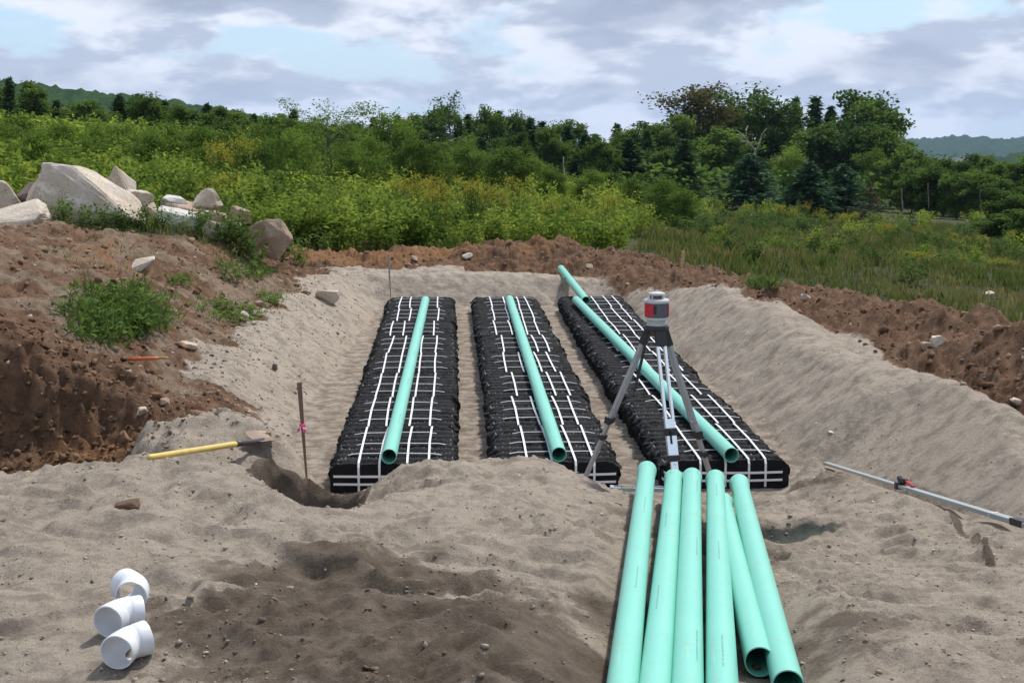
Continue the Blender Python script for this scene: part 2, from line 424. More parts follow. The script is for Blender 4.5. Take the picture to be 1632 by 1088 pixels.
def terrain(x, y, detail=True):
    # left bank of the floor wanders; floor is flat
    xl = np.interp(y, [8, 9.3, 10.5, 12, 15, 20.2], [-1.0, -1.0, -1.25, -1.38, -1.22, -0.98])
    xr = np.interp(y, [8, 10, 20.2], [2.68, 2.66, 2.42])
    wob = 0.10 * perlin(x * .9, y * .9, 5) + 0.04 * perlin(x * 3.1, y * 3.1, 6)
    dxl, dxr, dyb = xl - x + wob, x - xr + wob, y - 20.12 + wob
    # rounded-corner distance outside the floor
    ox = np.maximum(np.maximum(dxl, dxr), 0); oy = np.maximum(dyb, 0)
    d = np.hypot(ox, oy)
    left, right, back = dxl > 0, dxr > 0, dyb > 0
    wl = np.where(ox + oy > 1e-6, ox / (ox + oy + 1e-9), 0)
    hl = .50 + .06 * np.sin(y * .9); hr = .60 + .05 * np.sin(y * 1.3 + 1) - .12 * ss(17.0, 18.6, y) + .1 * ss(16.2, 17, y) * (1 - ss(17.4, 18.2, y))
    hc = wl * np.where(dxl > dxr, hl, hr) + (1 - wl) * (.40 - .07 * ss(.8, 2.2, x))
    slope = np.where(dxr > dxl, .82, .62) * wl + (1 - wl) * .75
    t = d * slope / np.maximum(hc, .01)
    zb = hc * np.where(t < .8, t, .8 + .2 * np.tanh((t - .8) / .2))
    over = np.maximum(0, d - hc / slope - .18)
    zb = zb - np.where(dxl > dxr, 0, np.minimum(.28 * over, .2) * ss(0, .3, over))
    # outside ground
    zl = .50 + .50 * ss(-1.95, -3.6, x) + .50 * np.exp(-(((x + 5.3) / 1.5) ** 2 + ((y - 14.2) / 2.6) ** 2)) + .10 * ss(-3.5, -5, x)
    zl = zl + .20 * ss(15.4, 17.8, y) * ss(-2.3, -3.3, x)
    zout = np.where(x < 0.2, zl * (1 - ss(20.0, 22.4, y)) + .45 * ss(20.0, 22.4, y), .38)
    far = field_z(x, y)
    zo = zout * (1 - ss(21.0, 23.6, y)) + far * ss(21.0, 23.6, y)
    side_r = ss(4.2, 5.6, x)
    zo = zo * (1 - side_r) + np.minimum(far, .5) * side_r
    w_out = np.where(dxl > dxr, ss(.75, 1.15, d), ss(1.0, 1.5, d))
    z = zb * (1 - w_out) + zo * w_out
    # brown berm pushed up round the back and right
    bd, bh, bs = polyline_dist(x + .25 * perlin(x * .8, y * .8, 11), y + .25 * perlin(x * .8, y * .8, 12), BERM)
    wid = np.where(bs > 0, .78, 1.0)
    prof = np.exp(-(bd / wid) ** 2 * 1.1)
    lump = fbm(x, y, .9, 3, .5, 21) * .16
    bz = (bh + lump) * prof + (z - .06) * (1 - prof)
    z = np.where(bd < 2.6, np.maximum(z * 1.0, bz), z)
    berm = np.clip(prof * 1.3, 0, 1)
    # foreground
    yf = np.interp(x, [-1.2, -.75, -.4, .2, 1.0, 1.3, 2.2, 2.7, 3.2], [10.2, 9.45, 9.75, 9.8, 9.72, 9.3, 9.5, 10.4, 11.2])
    w = 1 - ss(yf - .35, yf, y)
    zf = tps_eval(FG_P, FG_W, x, np.clip(y, 1.0, 12.0))
    zf = np.clip(zf, -.02, 1.1)
    wx = ss(4.3, 3.9, x) if False else 1 - ss(3.4, 4.2, x)
    wf = w * wx
    z = z * (1 - wf) + zf * wf
    z = np.where((x > 3.4) & (y < 11), np.maximum(z, bz * (prof > .25)), z)
    # pit at the left with its cut bank
    edge = .22 * perlin(x * 1.7, y * 1.7, 31) + .13 * perlin(x * 5, y * 5, 32) + .06 * perlin(x * 13, y * 13, 34) + .03 * perlin(x * 27, y * 27, 35)
    pm = ss(7.45, 7.85, y + edge * .35) * (1 - ss(10.02, 10.44, y + edge)) * ss(-1.72, -2.55, x + edge)
    z = z * (1 - pm) + (.02 + .14 * perlin(x * 1.2, y * 1.2, 33) + .22 * ss(9.2, 10.0, y)) * pm
    lip = np.exp(-((y - 10.75 + edge) / .35) ** 2) * ss(-1.9, -2.9, x)
    z = z + .10 * lip
    # small hole dug at the stake
    hx, hy = (x + .98) / .40, (y - 8.72 - .12 * (x + .98)) / .42
    hd = np.hypot(hx, hy) + .18 * perlin(x * 6, y * 6, 41)
    hole = 1 - ss(.72, 1.05, hd)
    z = z * (1 - hole) + np.minimum(z, -.16) * hole
    # scooped step with the clay face
    st = np.exp(-(((x - 1.95) / .34) ** 2)) * ss(8.22, 8.10, y + .05 * perlin(x * 6, y * 6, 43)) * ss(7.2, 7.8, y)
    z = z - .11 * st
    zones = dict(d=d, bd=bd, bs=bs, berm=berm, pm=pm, hole=hole, hd=hd, st=st, lip=lip, wf=wf, dxl=dxl, dxr=dxr, dyb=dyb)
    if not detail: return caps(x, y, z), zones
    # ---- small relief
    near = 1 - ss(26, 34, np.hypot(x, y))
    near = near * (1 - .8 * np.exp(-(((x + 1.16) / .22) ** 2 + ((y - 4.72) / .32) ** 2)))
    floor = (1 - ss(0, .12, d)) * (1 - wf)
    sandfg = wf * (1 - pm)
    brown, damp, orange, clay, grass = zone_masks(x, y, zones)
    rough_b = np.clip(np.maximum(brown + orange, .75 * zones['dirt']), 0, 1)
    z = z + near * floor * (.010 * fbm(x, y, .6, 4, .5, 51) - .028 * np.clip(perlin(x * 2.6, y * 2.0, 50) - .18, 0, 1) + .004 * billow(x, y, .07, 3, .6, 49))
    wx_, wy_ = x + .12 * perlin(x * 2.2, y * 2.2, 81), y + .12 * perlin(x * 2.2 + 9, y * 2.2, 82)
    drift = fbm(x + .6 * y, y * .35, .7, 4, .55, 52)
    crumb = billow(wx_, wy_, .11, 4, .62, 55)
    z = z + near * sandfg * (.028 * drift + .026 * fbm(wx_, wy_, .40, 4, .6, 53) - .034 * np.clip(billow(wx_, wy_, .5, 3, .55, 54), 0, 1))
    z = z + near * sandfg * (crumb * (.010 + .020 * ss(.0, .40, fbm(x, y, .9, 3, .5, 83))) + .007 * billow(wx_, wy_, .045, 2, .6, 86))
    foot = np.clip(perlin(x * 2.3, y * 2.3, 56) - .14, 0, 1) + .6 * np.clip(perlin(x * 4.4, y * 4.4, 59) - .2, 0, 1)
    z = z - near * sandfg * .14 * foot
    pr = random.Random(5)
    for _ in range(26):
        fx, fy, fa = pr.uniform(-2.2, 2.6), pr.uniform(4.3, 8.2), pr.uniform(-.9, .9)
        u_ = (x - fx) * math.cos(fa) + (y - fy) * math.sin(fa); v_ = -(x - fx) * math.sin(fa) + (y - fy) * math.cos(fa)
        ft = np.maximum(1 - ss(.7, 1.05, np.hypot(u_ / .052, (v_ - .06) / .095)), 1 - ss(.7, 1.05, np.hypot(u_ / .040, (v_ + .10) / .045)))
        rm = np.exp(-((np.hypot(u_ / .075, v_ / .17) - 1) / .22) ** 2)
        z = z + near * sandfg * (.012 * rm - .024 * ft)
    ridge = 1 - np.abs(perlin(wx_ * 1.5, wy_ * 2.4, 58)) * 2.4
    z = z + near * sandfg * (.3 + damp) * .060 * np.clip(ridge, 0, 1) ** 2
    step = perlin(wx_ * 1.3 + .5 * wy_, wy_ * 3.6, 84)
    z = z + near * sandfg * .042 * (ss(-.05, .05, step) - .5) * ss(-.15, .20, perlin(x * .9, y * .9, 85))
    bank = (d > 0) * (1 - ss(1.0, 1.4, d)) * (1 - wf) * (1 - rough_b)
    streak = fbm(x * .55 + y * .15, y * 1.0 + x * .75, .20, 3, .5, 61) * np.where(dxr > dxl, 1, .8)
    z = z + near * bank * (.030 * streak + .020 * fbm(x, y, .3, 4, .6, 62) + .010 * billow(wx_, wy_, .13, 3, .6, 67) * ss(-.1, .3, fbm(x, y, .8, 3, .5, 68)))
    z = z + near * rough_b * (.10 * np.clip(billow(wx_, wy_, .42, 4, .62, 63), -.4, 1.2) + .04 * billow(wx_, wy_, .15, 3, .6, 64) + .02 * fbm(x, y, .06, 2, .6, 65)) * (1 - .4 * grass)
    z = z + near * pm * .05 * billow(x, y, .16, 3, .65, 66)
    return caps(x, y, z), zones

CORD_SHADOW = [tuple(atY(1518, 806, 7.9)), tuple(atY(1545, 838, 7.35)), tuple(atY(1562, 862, 7.0)), tuple(atY(1580, 890, 6.6))]  # path of the cord shadow below the grade rod, painted into the sand
def zone_masks(x, y, Z):
    n1 = fbm(x, y, 1.1, 4, .55, 71); n2 = fbm(x, y, .45, 3, .55, 72)
    berm = np.clip((Z['berm'] - .28 + .25 * n1) * 3.0, 0, 1)
    # everything left of the bed's sand bank is mixed dirt
    leftdirt = ss(.78, 1.05, Z['dxl'] + .30 * n1 + .1 * n2) * (1 - Z['wf']) * (y < 21.5)
    leftdirt = np.maximum(leftdirt, ss(-1.5, -1.9, x + .35 * n1) * ss(9.2, 9.9, y) * (y < 12))
    backdirt = ss(20.95, 21.35, y + .25 * n1) * (1 - ss(23.5, 24.6, y)) * (1 - ss(3.4, 4.2, x))
    brown = np.maximum(np.maximum(berm, leftdirt), np.maximum(backdirt, Z['pm']))
    rightdirt = ss(3.72, 3.98, x + .15 * n1) * (1 - ss(6.2, 7.5, x))
    brown = np.maximum(brown, rightdirt * (y < 21))
    orange = (np.exp(-(((x + 1.9) / 1.6) ** 2 + ((y - 22.2) / .9) ** 2)) * 1.1
              + .55 * np.exp(-(((x + 3.6) / 1.0) ** 2 + ((y - 16) / 1.8) ** 2)) + .75 * np.exp(-(((x + 2.5) / .7) ** 2 + ((y - 10.0) / .4) ** 2))
              + .5 * np.exp(-(((x - 1.2) / 1.8) ** 2 + ((y - 22.2) / .8) ** 2)))
    orange = np.clip(orange + .5 * n1 - .1, 0, 1) * brown
    # sandy patches over the left dirt
    brown = brown * (1 - .66 * ss(-.30, .18, fbm(x, y, .7, 5, .6, 73)) * (x < -1.5) * ss(10.7, 11.2, y) * (y < 19.5))
    floor = (1 - ss(-.02, .1, Z['d'])) * (1 - Z['wf'])
    dampfg = (np.exp(-(((x + .42) / .62) ** 2 + ((y - 4.9) / 1.0) ** 2)) * 1.2 + 1.2 * np.exp(-(((x - .15) / .85) ** 2 + ((y - 4.55) / .5) ** 2))
              + .5 * np.exp(-(((x + .7) / .7) ** 2 + ((y - 6.3) / .7) ** 2)) + .7 * np.exp(-(((x - .55) / .5) ** 2 + ((y - 5.5) / .35) ** 2))
              + .75 * np.exp(-(((x - 1.6) / .5) ** 2 + ((y - 7.0) / .6) ** 2)) + .7 * np.exp(-(((x - 1.35) / .45) ** 2 + ((y - 5.4) / .8) ** 2))
              + .6 * np.exp(-(((x - 2.45) / .35) ** 2 + ((y - 9.3) / .5) ** 2)))
    damp = np.clip(dampfg * (.72 + .9 * n1 + .5 * n2), 0, 1) * Z['wf']
    sd_, _, _ = polyline_dist(x + .03 * perlin(x * 7, y * 7, 74), y, CORD_SHADOW)
    damp = np.maximum(damp, .95 * np.exp(-(sd_ / .028) ** 2))  # painted shadow streak, put into the damp mask
    damp = np.maximum(damp, floor * .50)
    damp = np.maximum(damp, (1 - ss(1.05, 1.2, Z['hd'])) * (y > 8.45))  # small hole coloured darker, up to its far lip
    clay = np.clip(Z['st'] * (1 - ss(8.12, 8.3, y)) * ss(7.98, 8.08, y) * 1.6, 0, 1) * (np.abs(x - 1.9) < .45)
    grass = np.maximum(ss(22.9, 24.2, y + .6 * n1), ss(5.6, 6.8, x + .5 * n1))
    grass = np.maximum(grass, ss(17.0, 18.6, y + .8 * n1) * ss(-2.6, -3.6, x + .5 * n1))
    grass = np.maximum(grass, ss(-7.5, -9, x))
    grass = np.maximum(grass, ss(.75, 1.05, Z['bd'] + .3 * n1) * (Z['bs'] < 0) * (y > 3))
    Z['dirt'] = leftdirt * (1 - ss(21, 22, y))
    return brown, damp, orange, clay, grass

def build_ground():
    def spread(core, lo, hi, g):
        a = [core[0]]; s = core[1] - core[0]
        while a[-1] > lo: s *= g; a.append(a[-1] - s)
        b = [core[-1]]; s = core[-1] - core[-2]
        while b[-1] < hi: s *= g; b.append(b[-1] + s)
        return np.array(a[:0:-1] + list(core) + b[1:])
    xs = spread(np.concatenate([np.arange(-6.2, -3.2, .03), np.arange(-3.2, 4.3, .0205), np.arange(4.3, 6.3, .03)]), -4500, 4500, 1.22)
    ly = [2.6]
    while ly[-1] < 25: ly.append(ly[-1] + (.034 if 19.8 < ly[-1] < 23.2 else .016 if 9.7 < ly[-1] < 10.7 else ly[-1] * .0044))
    ys = spread(np.array(ly), -30, 4500, 1.12)
    X, Y = np.meshgrid(xs, ys)
    Zg, zn = terrain(X, Y)
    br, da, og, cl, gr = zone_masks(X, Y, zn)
    nx, ny = len(xs), len(ys)
    V = np.stack([X.ravel(), Y.ravel(), Zg.ravel()], 1)
    i = (np.arange(ny - 1)[:, None] * nx + np.arange(nx - 1)[None]).ravel()
    F = np.stack([i, i + 1, i + nx + 1, i + nx], 1)
    me = np_mesh('ground', V, F, True, dict(brown=br.ravel(), damp=da.ravel(), orange=og.ravel(), clay=cl.ravel(), grass=gr.ravel(), dirt=zn['dirt'].ravel()))  # damp also holds the painted cord shadow and the darker hole
    o = link_mesh('ground', me, ground_mat())
    tag(o, 'sand bed with raised banks, brown soil berms and weedy field beyond', kind='structure')
    return xs, ys, Zg
GXS, GYS, GZ = build_ground()
def gz(x, y):
    """height of the built ground sheet"""
    x = np.asarray(x, float); y = np.asarray(y, float)
    i = np.clip(np.searchsorted(GXS, x) - 1, 0, len(GXS) - 2); j = np.clip(np.searchsorted(GYS, y) - 1, 0, len(GYS) - 2)
    u = (x - GXS[i]) / (GXS[i + 1] - GXS[i]); v = (y - GYS[j]) / (GYS[j + 1] - GYS[j])
    return (GZ[j, i] * (1 - u) + GZ[j, i + 1] * u) * (1 - v) + (GZ[j + 1, i] * (1 - u) + GZ[j + 1, i + 1] * u) * v
def hit(px, py, y0=3.0, y1=200.0):
    """where the pixel's ray meets the ground"""
    d = ray(px, py)
    for Y in np.geomspace(y0, y1, 1500):
        p = Vector((0, 0, CAMZ)) + d * (Y / d.y)
        if p.z <= float(gz(p.x, p.y)): return p
    return p


# ================================================================== leaching units
FABRIC = plain('black_fabric', (0.0075, 0.0072, 0.0085), .85, 0, .35, 18, .7, 60, .25, dirt=((.05, .042, .036), 7, .60, .35))
PLASTIC = plain('black_plastic', (0.011, 0.011, 0.014),   .48, 0, .3, 25, .25, 120, .35, dirt=((.04, .036, .034), 9, .66, .3))
STRAP = plain('white_strap', (.74, .74, .76), .45, 0, .06, 40, 0, 1, .4, dirt=((.42, .38, .33), 11, .58, .55))
UL, UW, UH, NR = 1.22, .85, .20, 8
def unit_body_mesh(seed, end):
    """fabric wrap: rounded sack with six crosswise folds on top and ragged side fins"""
    r = np.random.default_rng(seed)
    nx, ny = 64, 104
    u = np.linspace(-1, 1, nx); v = np.linspace(0, 1, ny)
    U, Vv = np.meshgrid(u, v)
    ph = Vv * NR + .06 * np.sin(U * 3 + seed) + .10 * fbm(U * .6, Vv * 3, .5, 3, .6, seed + 20)
    fold = .5 + .5 * np.cos(2 * np.pi * ph)                    # 1 on the fold, 0 in the groove
    fold = np.clip(fold * 1.7 - .25, 0, 1)
    jag = r.normal(0, .020, 40); ed = np.interp(Vv * 39, np.arange(40), jag)
    jag2 = r.normal(0, .020, 40); ed2 = np.interp(Vv * 39, np.arange(40), jag2)
    half = UW / 2 + np.where(U > 0, ed, ed2) * .8 + .012 * fold
    X = U * half
    Y = Vv * UL + .012 * fbm(U * 2, Vv * 4, .5, 3, .6, seed)
    Z = UH - .034 * (1 - fold) * (.75 + .6 * perlin(U * 2.5, Vv * 9, seed + 21)) + .010 * fbm(X, Y, .09, 3, .6, seed + 3) + .006 * fbm(X, Y, .03, 2, .6, seed + 4)
    e = np.abs(U)
    Z = Z - .035 * ss(.86, 1.0, e) ** 2
    if end: Z = Z - .02 * (1 - ss(0, .03, Vv))
    top = np.stack([X, Y, Z], 2)
    V = [top.reshape(-1, 3)]; F = []
    def idx(a, b, off, w): return off + a * w + b
    i = (np.arange(ny - 1)[:, None] * nx + np.arange(nx - 1)[None]).ravel()
    F.append(np.stack([i, i + 1, i + nx + 1, i + nx], 1))
    off = nx * ny
    # skirts: left, right sides, front, back down to the sand
    def skirt(loop, bulge, close=False):
        nonlocal off
        n = len(loop); lv = 7
        P = [loop]
        nrm = bulge
        for k in range(1, lv):
            t = k / (lv - 1)
            q = loop.copy(); q[:, 2] = loop[:, 2] * (1 - t) + (-.03) * t
            q[:, :2] += nrm * (.012 * math.sin(t * math.pi * 2.2) + .008 * np.sin(np.arange(n) * .9 + k * 2.1))[:, None]
            P.append(q)
        V.append(np.concatenate(P))
        a = (np.arange(lv - 1)[:, None] * n + np.arange(n - 1)[None]).ravel() + off
        F.append(np.stack([a, a + 1, a + n + 1, a + n], 1))
        off += n * lv
    skirt(top[:, 0], np.array([[-1, 0]])); skirt(top[::-1, -1], np.array([[1, 0]]))
    fr = top[::-1][-1][::-1].copy() if False else top[0][::-1].copy()
    # the end face is smoother cloth
    n = nx; lv = 9; P = []
    for k in range(lv):
        t = k / (lv - 1); q = fr.copy()
        q[:, 2] = fr[:, 2] * (1 - t) - .03 * t
        q[:, 1] += -.020 * math.sin(min(t * 3.2, 1.6)) + .006 * fbm(q[:, 0] * 1.0, q[:, 2] + 3, .12, 2, .5, seed + 9)
        P.append(q)
    V.append(np.concatenate(P)); a = (np.arange(lv - 1)[:, None] * n + np.arange(n - 1)[None]).ravel() + off
    F.append(np.stack([a, a + 1, a + n + 1, a + n], 1)); off += n * lv
    bk = top[-1].copy(); b2 = bk.copy(); b2[:, 2] = -.03
    V.append(np.concatenate([bk, b2])); a = np.arange(n - 1) + off
    F.append(np.stack([a, a + 1, a + n + 1, a + n], 1))
    me = np_mesh('unit_wrap', np.concatenate(V), np.concatenate(F), True)
    me.materials.append(FABRIC)
    return me
def core_mesh(seed):
    """strip of egg-crate plastic showing in a groove, its ends poking out at the sides"""
    nx, ny = 120, 10
    r = np.random.default_rng(seed)
    U, Vv = np.meshgrid(np.linspace(-1, 1, nx), np.linspace(-1, 1, ny))
    X = U * (UW / 2 + .012 + .01 * r.random()) ; Y = Vv * .040 + .006 * np.sin(U * 4 + seed)
    b = np.clip(np.sin(X * 2 * np.pi / .055 + seed) * np.cos(Vv * np.pi * 1.5), -.2, 1)
    Z = UH - .026 + .014 * b + .008 * fbm(X, Y, .16, 3, .6, seed) - .05 * ss(.93, 1, np.abs(U))
    i = (np.arange(ny - 1)[:, None] * nx + np.arange(nx - 1)[None]).ravel()
    me = np_mesh('core_strip', np.stack([X.ravel(), Y.ravel(), Z.ravel()], 1), np.stack([i, i + 1, i + nx + 1, i + nx], 1), False)
    me.materials.append(PLASTIC); return me
def fin_mesh(seed):
    """torn edge of cloth sticking out of the side"""
    r = random.Random(seed); bm = bmesh.new()
    n = 5; a = []; b = []
    for k in range(n):
        t = k / (n - 1)
        a.append(bm.verts.new((0, t * .11 - .055, .165 + r.uniform(-.01, .01))))
        b.append(bm.verts.new((.028 + r.uniform(-.012, .02), t * .10 - .05, .15 + r.uniform(-.035, .02))))
    for k in range(n - 1): bm.faces.new((a[k], b[k], b[k + 1], a[k + 1]))
    me = bpy.data.meshes.new('cloth_fin'); bm.to_mesh(me); bm.free(); me.materials.append(FABRIC); return me
BODY = [unit_body_mesh(s, False) for s in (11, 12, 13, 14)]
CORE = [core_mesh(s) for s in (1, 2, 3)]
FIN = [fin_mesh(s) for s in range(6)]
def strap_ribbon(bm, pts, wdir, w, th=.003):
    """flat ribbon through pts; wdir = width direction"""
    wv = Vector(wdir).normalized() * (w / 2)
    pts = [Vector(p) for p in pts]; rings = []
    for i, p in enumerate(pts):
        d = (pts[min(i + 1, len(pts) - 1)] - pts[max(i - 1, 0)]).normalized()
        nrm = wv.cross(d).normalized() * th
        if nrm.z < -1e-6 or (abs(nrm.z) < 1e-3 and nrm.y > 0): nrm = -nrm
        rings.append([bm.verts.new(q) for q in (p - wv, p + wv, p + wv + nrm, p - wv + nrm)])
    for a, b in zip(rings, rings[1:]):
        for k in range(4): bm.faces.new((a[k], a[(k + 1) % 4], b[(k + 1) % 4], b[k]))
    bm.faces.new(rings[0]); bm.faces.new(rings[-1][::-1])
    bmesh.ops.recalc_face_normals(bm, faces=bm.faces)
ROWS = [(-.415, [-.26, -.115, .075, .235], 'row between the stake and the middle row'),
        (.735, [-.195, -.02, .15, .28], 'middle row'),
        (1.915, [-.166, .01, .17, .30], 'row behind the tripod')]
ORD = ['end unit facing the stacked pipes', 'second unit', 'third unit', 'fourth unit', 'fifth unit', 'sixth unit', 'seventh unit', 'last unit against the sand bank']
Y0 = 9.74
ROW_TOP = UH + .012
for ri, (rx, sx, rn) in enumerate(ROWS):
    rr = random.Random(40 + ri)
    drift = 0
    for k in range(8):
        yb = Y0 + k * UL
        u = empty('leaching_unit', (rx + rr.uniform(-.012, .012), yb, float(gz(rx, yb + .6)) * .2 - .0))
        if k == 0: which = 'front end unit'
        else: which = ORD[k] if k == 7 else ORD[k] + ' from the front end'
        tag(u, 'black fabric drainage unit, white straps, %s of the %s' % (which, ['stake-side row', 'middle row', 'tripod-side row'][ri]), 'drainage unit', 'black drainage units in three rows')
        b = bpy.data.objects.new('fabric_wrap', BODY[(k * 3 + ri) % 4]); COL.objects.link(b); b.parent = u
        for q in range(NR):
            c = bpy.data.objects.new('core_strip', CORE[(q + k) % 3]); COL.objects.link(c); c.parent = u
            c.location = (rr.uniform(-.015, .015), (q + .5) * UL / NR, rr.uniform(-.004, .006))
            for s in (-1, 1):
                if rr.random() < .8:
                    f = bpy.data.objects.new('cloth_fin', FIN[rr.randrange(6)]); COL.objects.link(f); f.parent = u
                    f.location = (s * (UW / 2 - .004), (q + rr.uniform(.2, 1.0)) * UL / NR * .96 + .03, rr.uniform(-.02, .008)); f.scale = (s * rr.uniform(.7, 1.4), rr.uniform(.7, 1.2), 1)
        jx = rr.uniform(-.022, .022)
        for si, s in enumerate(sx):
            bm = bmesh.new()
            xa = s + jx + rr.uniform(-.008, .008); xb = xa + rr.uniform(-.018, .018)
            xm = (xa + xb) / 2 + rr.uniform(-.008, .008)
            zt = ROW_TOP
            pts = []
            if k == 0:
                pts += [(xa, -.030, .012), (xa, -.032, .10), (xa, -.028, UH - .02), (xa, -.006, zt - .004)]
            else: pts += [(xa, .008, zt - .006)]
            pts += [(xa * .7 + xm * .3, .12, zt), (xm, .5 * UL, zt + .004), (xb * .7 + xm * .3, UL - .14, zt), (xb, UL - .012, zt - .006)]
            strap_ribbon(bm, pts, (1, 0, 0), .0155)
            bm_obj('strap', bm, STRAP, u)
        for ci, cy in enumerate((.22, .5, .79)):
            bm = bmesh.new()
            a, c2 = sx[0] + jx - rr.uniform(.03, .10), sx[3] + jx + rr.uniform(.02, .10)
            yy = cy * UL + rr.uniform(-.02, .02); tl = rr.uniform(-.012, .012)
            zt = ROW_TOP - .002
            pts = [(a - .02, yy - tl, zt - .012), (a + .04, yy - tl, zt - .001), ((a + c2) / 2, yy, zt + .002), (c2 - .04, yy + tl, zt - .001), (c2 + .02, yy + tl, zt - .012)]
            strap_ribbon(bm, pts, (0, 1, 0), .010)
            bm_obj('cross_strap', bm, STRAP, u)
        if k == 0:
            for z0 in (.062, .118):
                bm = bmesh.new()
                h = UW / 2 + .004
                pts = [(-h, .04, z0 + .004), (-h + .012, -.028, z0 + .002), (-.2, -.036, z0), (.2, -.036, z0 - .002), (h - .012, -.028, z0), (h, .04, z0 + .003)]
                strap_ribbon(bm, pts, (0, 0, 1), .016)
                bm_obj('end_band', bm, STRAP, u)

# ================================================================== green pipes
def pipe_mat():
    m, N, L, P = new_mat('green_pvc')
    P.inputs['Roughness'].default_value = .38; P.inputs['Specular IOR Level'].default_value = .45
    tc = N.new('ShaderNodeTexCoord'); sep = N.new('ShaderNodeSeparateXYZ'); L.new(tc.outputs['Object'], sep.inputs[0])
    def M(op, a, b=None):
        x = N.new('ShaderNodeMath'); x.operation = op
        for i, v in enumerate((a, b)):
            if v is None: continue
            if isinstance(v, (int, float)): x.inputs[i].default_value = v
            else: L.new(v, x.inputs[i])
        return x.outputs[0]
    n = N.new('ShaderNodeTexNoise'); n.inputs['Scale'].default_value = 2.2; n.inputs['Detail'].default_value = 7
    L.new(tc.outputs['Object'], n.inputs['Vector'])
    mp = N.new('ShaderNodeMapping'); mp.inputs['Scale'].default_value = (60, 60, 3); L.new(tc.outputs['Object'], mp.inputs[0])
    sc = N.new('ShaderNodeTexNoise'); sc.inputs['Scale'].default_value = 1; sc.inputs['Detail'].default_value = 4; L.new(mp.outputs[0], sc.inputs['Vector'])
    mx = N.new('ShaderNodeMix'); mx.data_type = 'RGBA'
    mx.inputs[6].default_value = (.165, .52, .41, 1); mx.inputs[7].default_value = (.225, .59, .485, 1); L.new(n.outputs['Fac'], mx.inputs[0])
    # dust and scuffs
    n2 = N.new('ShaderNodeTexNoise'); n2.inputs['Scale'].default_value = 16; n2.inputs['Detail'].default_value = 8; n2.inputs['Roughness'].default_value = .7
    L.new(tc.outputs['Object'], n2.inputs['Vector'])
    rp = N.new('ShaderNodeMapRange'); rp.inputs[1].default_value = .54; rp.inputs[2].default_value = .76; rp.inputs[4].default_value = .62
    L.new(n2.outputs['Fac'], rp.inputs[0])
    m2 = N.new('ShaderNodeMix'); m2.data_type = 'RGBA'; L.new(rp.outputs[0], m2.inputs[0]); L.new(mx.outputs[2], m2.inputs[6]); m2.inputs[7].default_value = (.33, .36, .27, 1)
    rp2 = N.new('ShaderNodeMapRange'); rp2.inputs[1].default_value = .66; rp2.inputs[2].default_value = .74; rp2.inputs[4].default_value = .45
    L.new(sc.outputs['Fac'], rp2.inputs[0])
    m3 = N.new('ShaderNodeMix'); m3.data_type = 'RGBA'; L.new(rp2.outputs[0], m3.inputs[0]); L.new(m2.outputs[2], m3.inputs[6]); m3.inputs[7].default_value = (.34, .62, .52, 1)
    # printed line of tiny characters along the top, in runs (local z along the pipe, +y up)
    ang = M('ABSOLUTE', sep.outputs['X']); on = M('LESS_THAN', ang, .0030); up = M('GREATER_THAN', sep.outputs['Y'], 0)
    oi = N.new('ShaderNodeObjectInfo'); rnd = M('MULTIPLY', oi.outputs['Random'], 7.3)
    run = M('LESS_THAN', M('FRACT', M('ADD', M('MULTIPLY', sep.outputs['Z'], .62), rnd)), .24)
    wn = N.new('ShaderNodeTexNoise'); wn.inputs['Scale'].default_value = 160; wn.inputs['Detail'].default_value = 1; L.new(tc.outputs['Object'], wn.inputs['Vector'])
    ch = M('GREATER_THAN', wn.outputs['Fac'], .46)
    pr = M('MULTIPLY', M('MULTIPLY', on, up), M('MULTIPLY', run, ch))
    m4 = N.new('ShaderNodeMix'); m4.data_type = 'RGBA'; L.new(M('MULTIPLY', pr, .6), m4.inputs[0]); L.new(m3.outputs[2], m4.inputs[6]); m4.inputs[7].default_value = (.03, .09, .08, 1)
    L.new(m4.outputs[2], P.inputs['Base Color'])
    return m
PIPE = pipe_mat()
PR = .0535
def tube_shell(bm, z0, z1, r, wall, seg=40, n=6, sag=0.0, L=1.0):
    ro, ri = [], []
    for k in range(n + 1):
        z = z0 + (z1 - z0) * k / n
        dy = -sag * math.sin(math.pi * z / L)
        ro.append([bm.verts.new((r * math.cos(a), r * math.sin(a) + dy, z)) for a in [2 * math.pi * i / seg for i in range(seg)]])
        ri.append([bm.verts.new(((r - wall) * math.cos(a), (r - wall) * math.sin(a) + dy, z)) for a in [2 * math.pi * i / seg for i in range(seg)]])
    for A, flip in ((ro, 0), (ri, 1)):
        for a, b in zip(A, A[1:]):
            for i in range(seg):
                q = (a[i], a[(i + 1) % seg], b[(i + 1) % seg], b[i]); bm.faces.new(q[::-1] if flip else q)
    for A, B, fl in ((ro[0], ri[0], 1), (ro[-1], ri[-1], 0)):
        for i in range(seg):
            q = (A[i], A[(i + 1) % seg], B[(i + 1) % seg], B[i]); bm.faces.new(q[::-1] if fl else q)
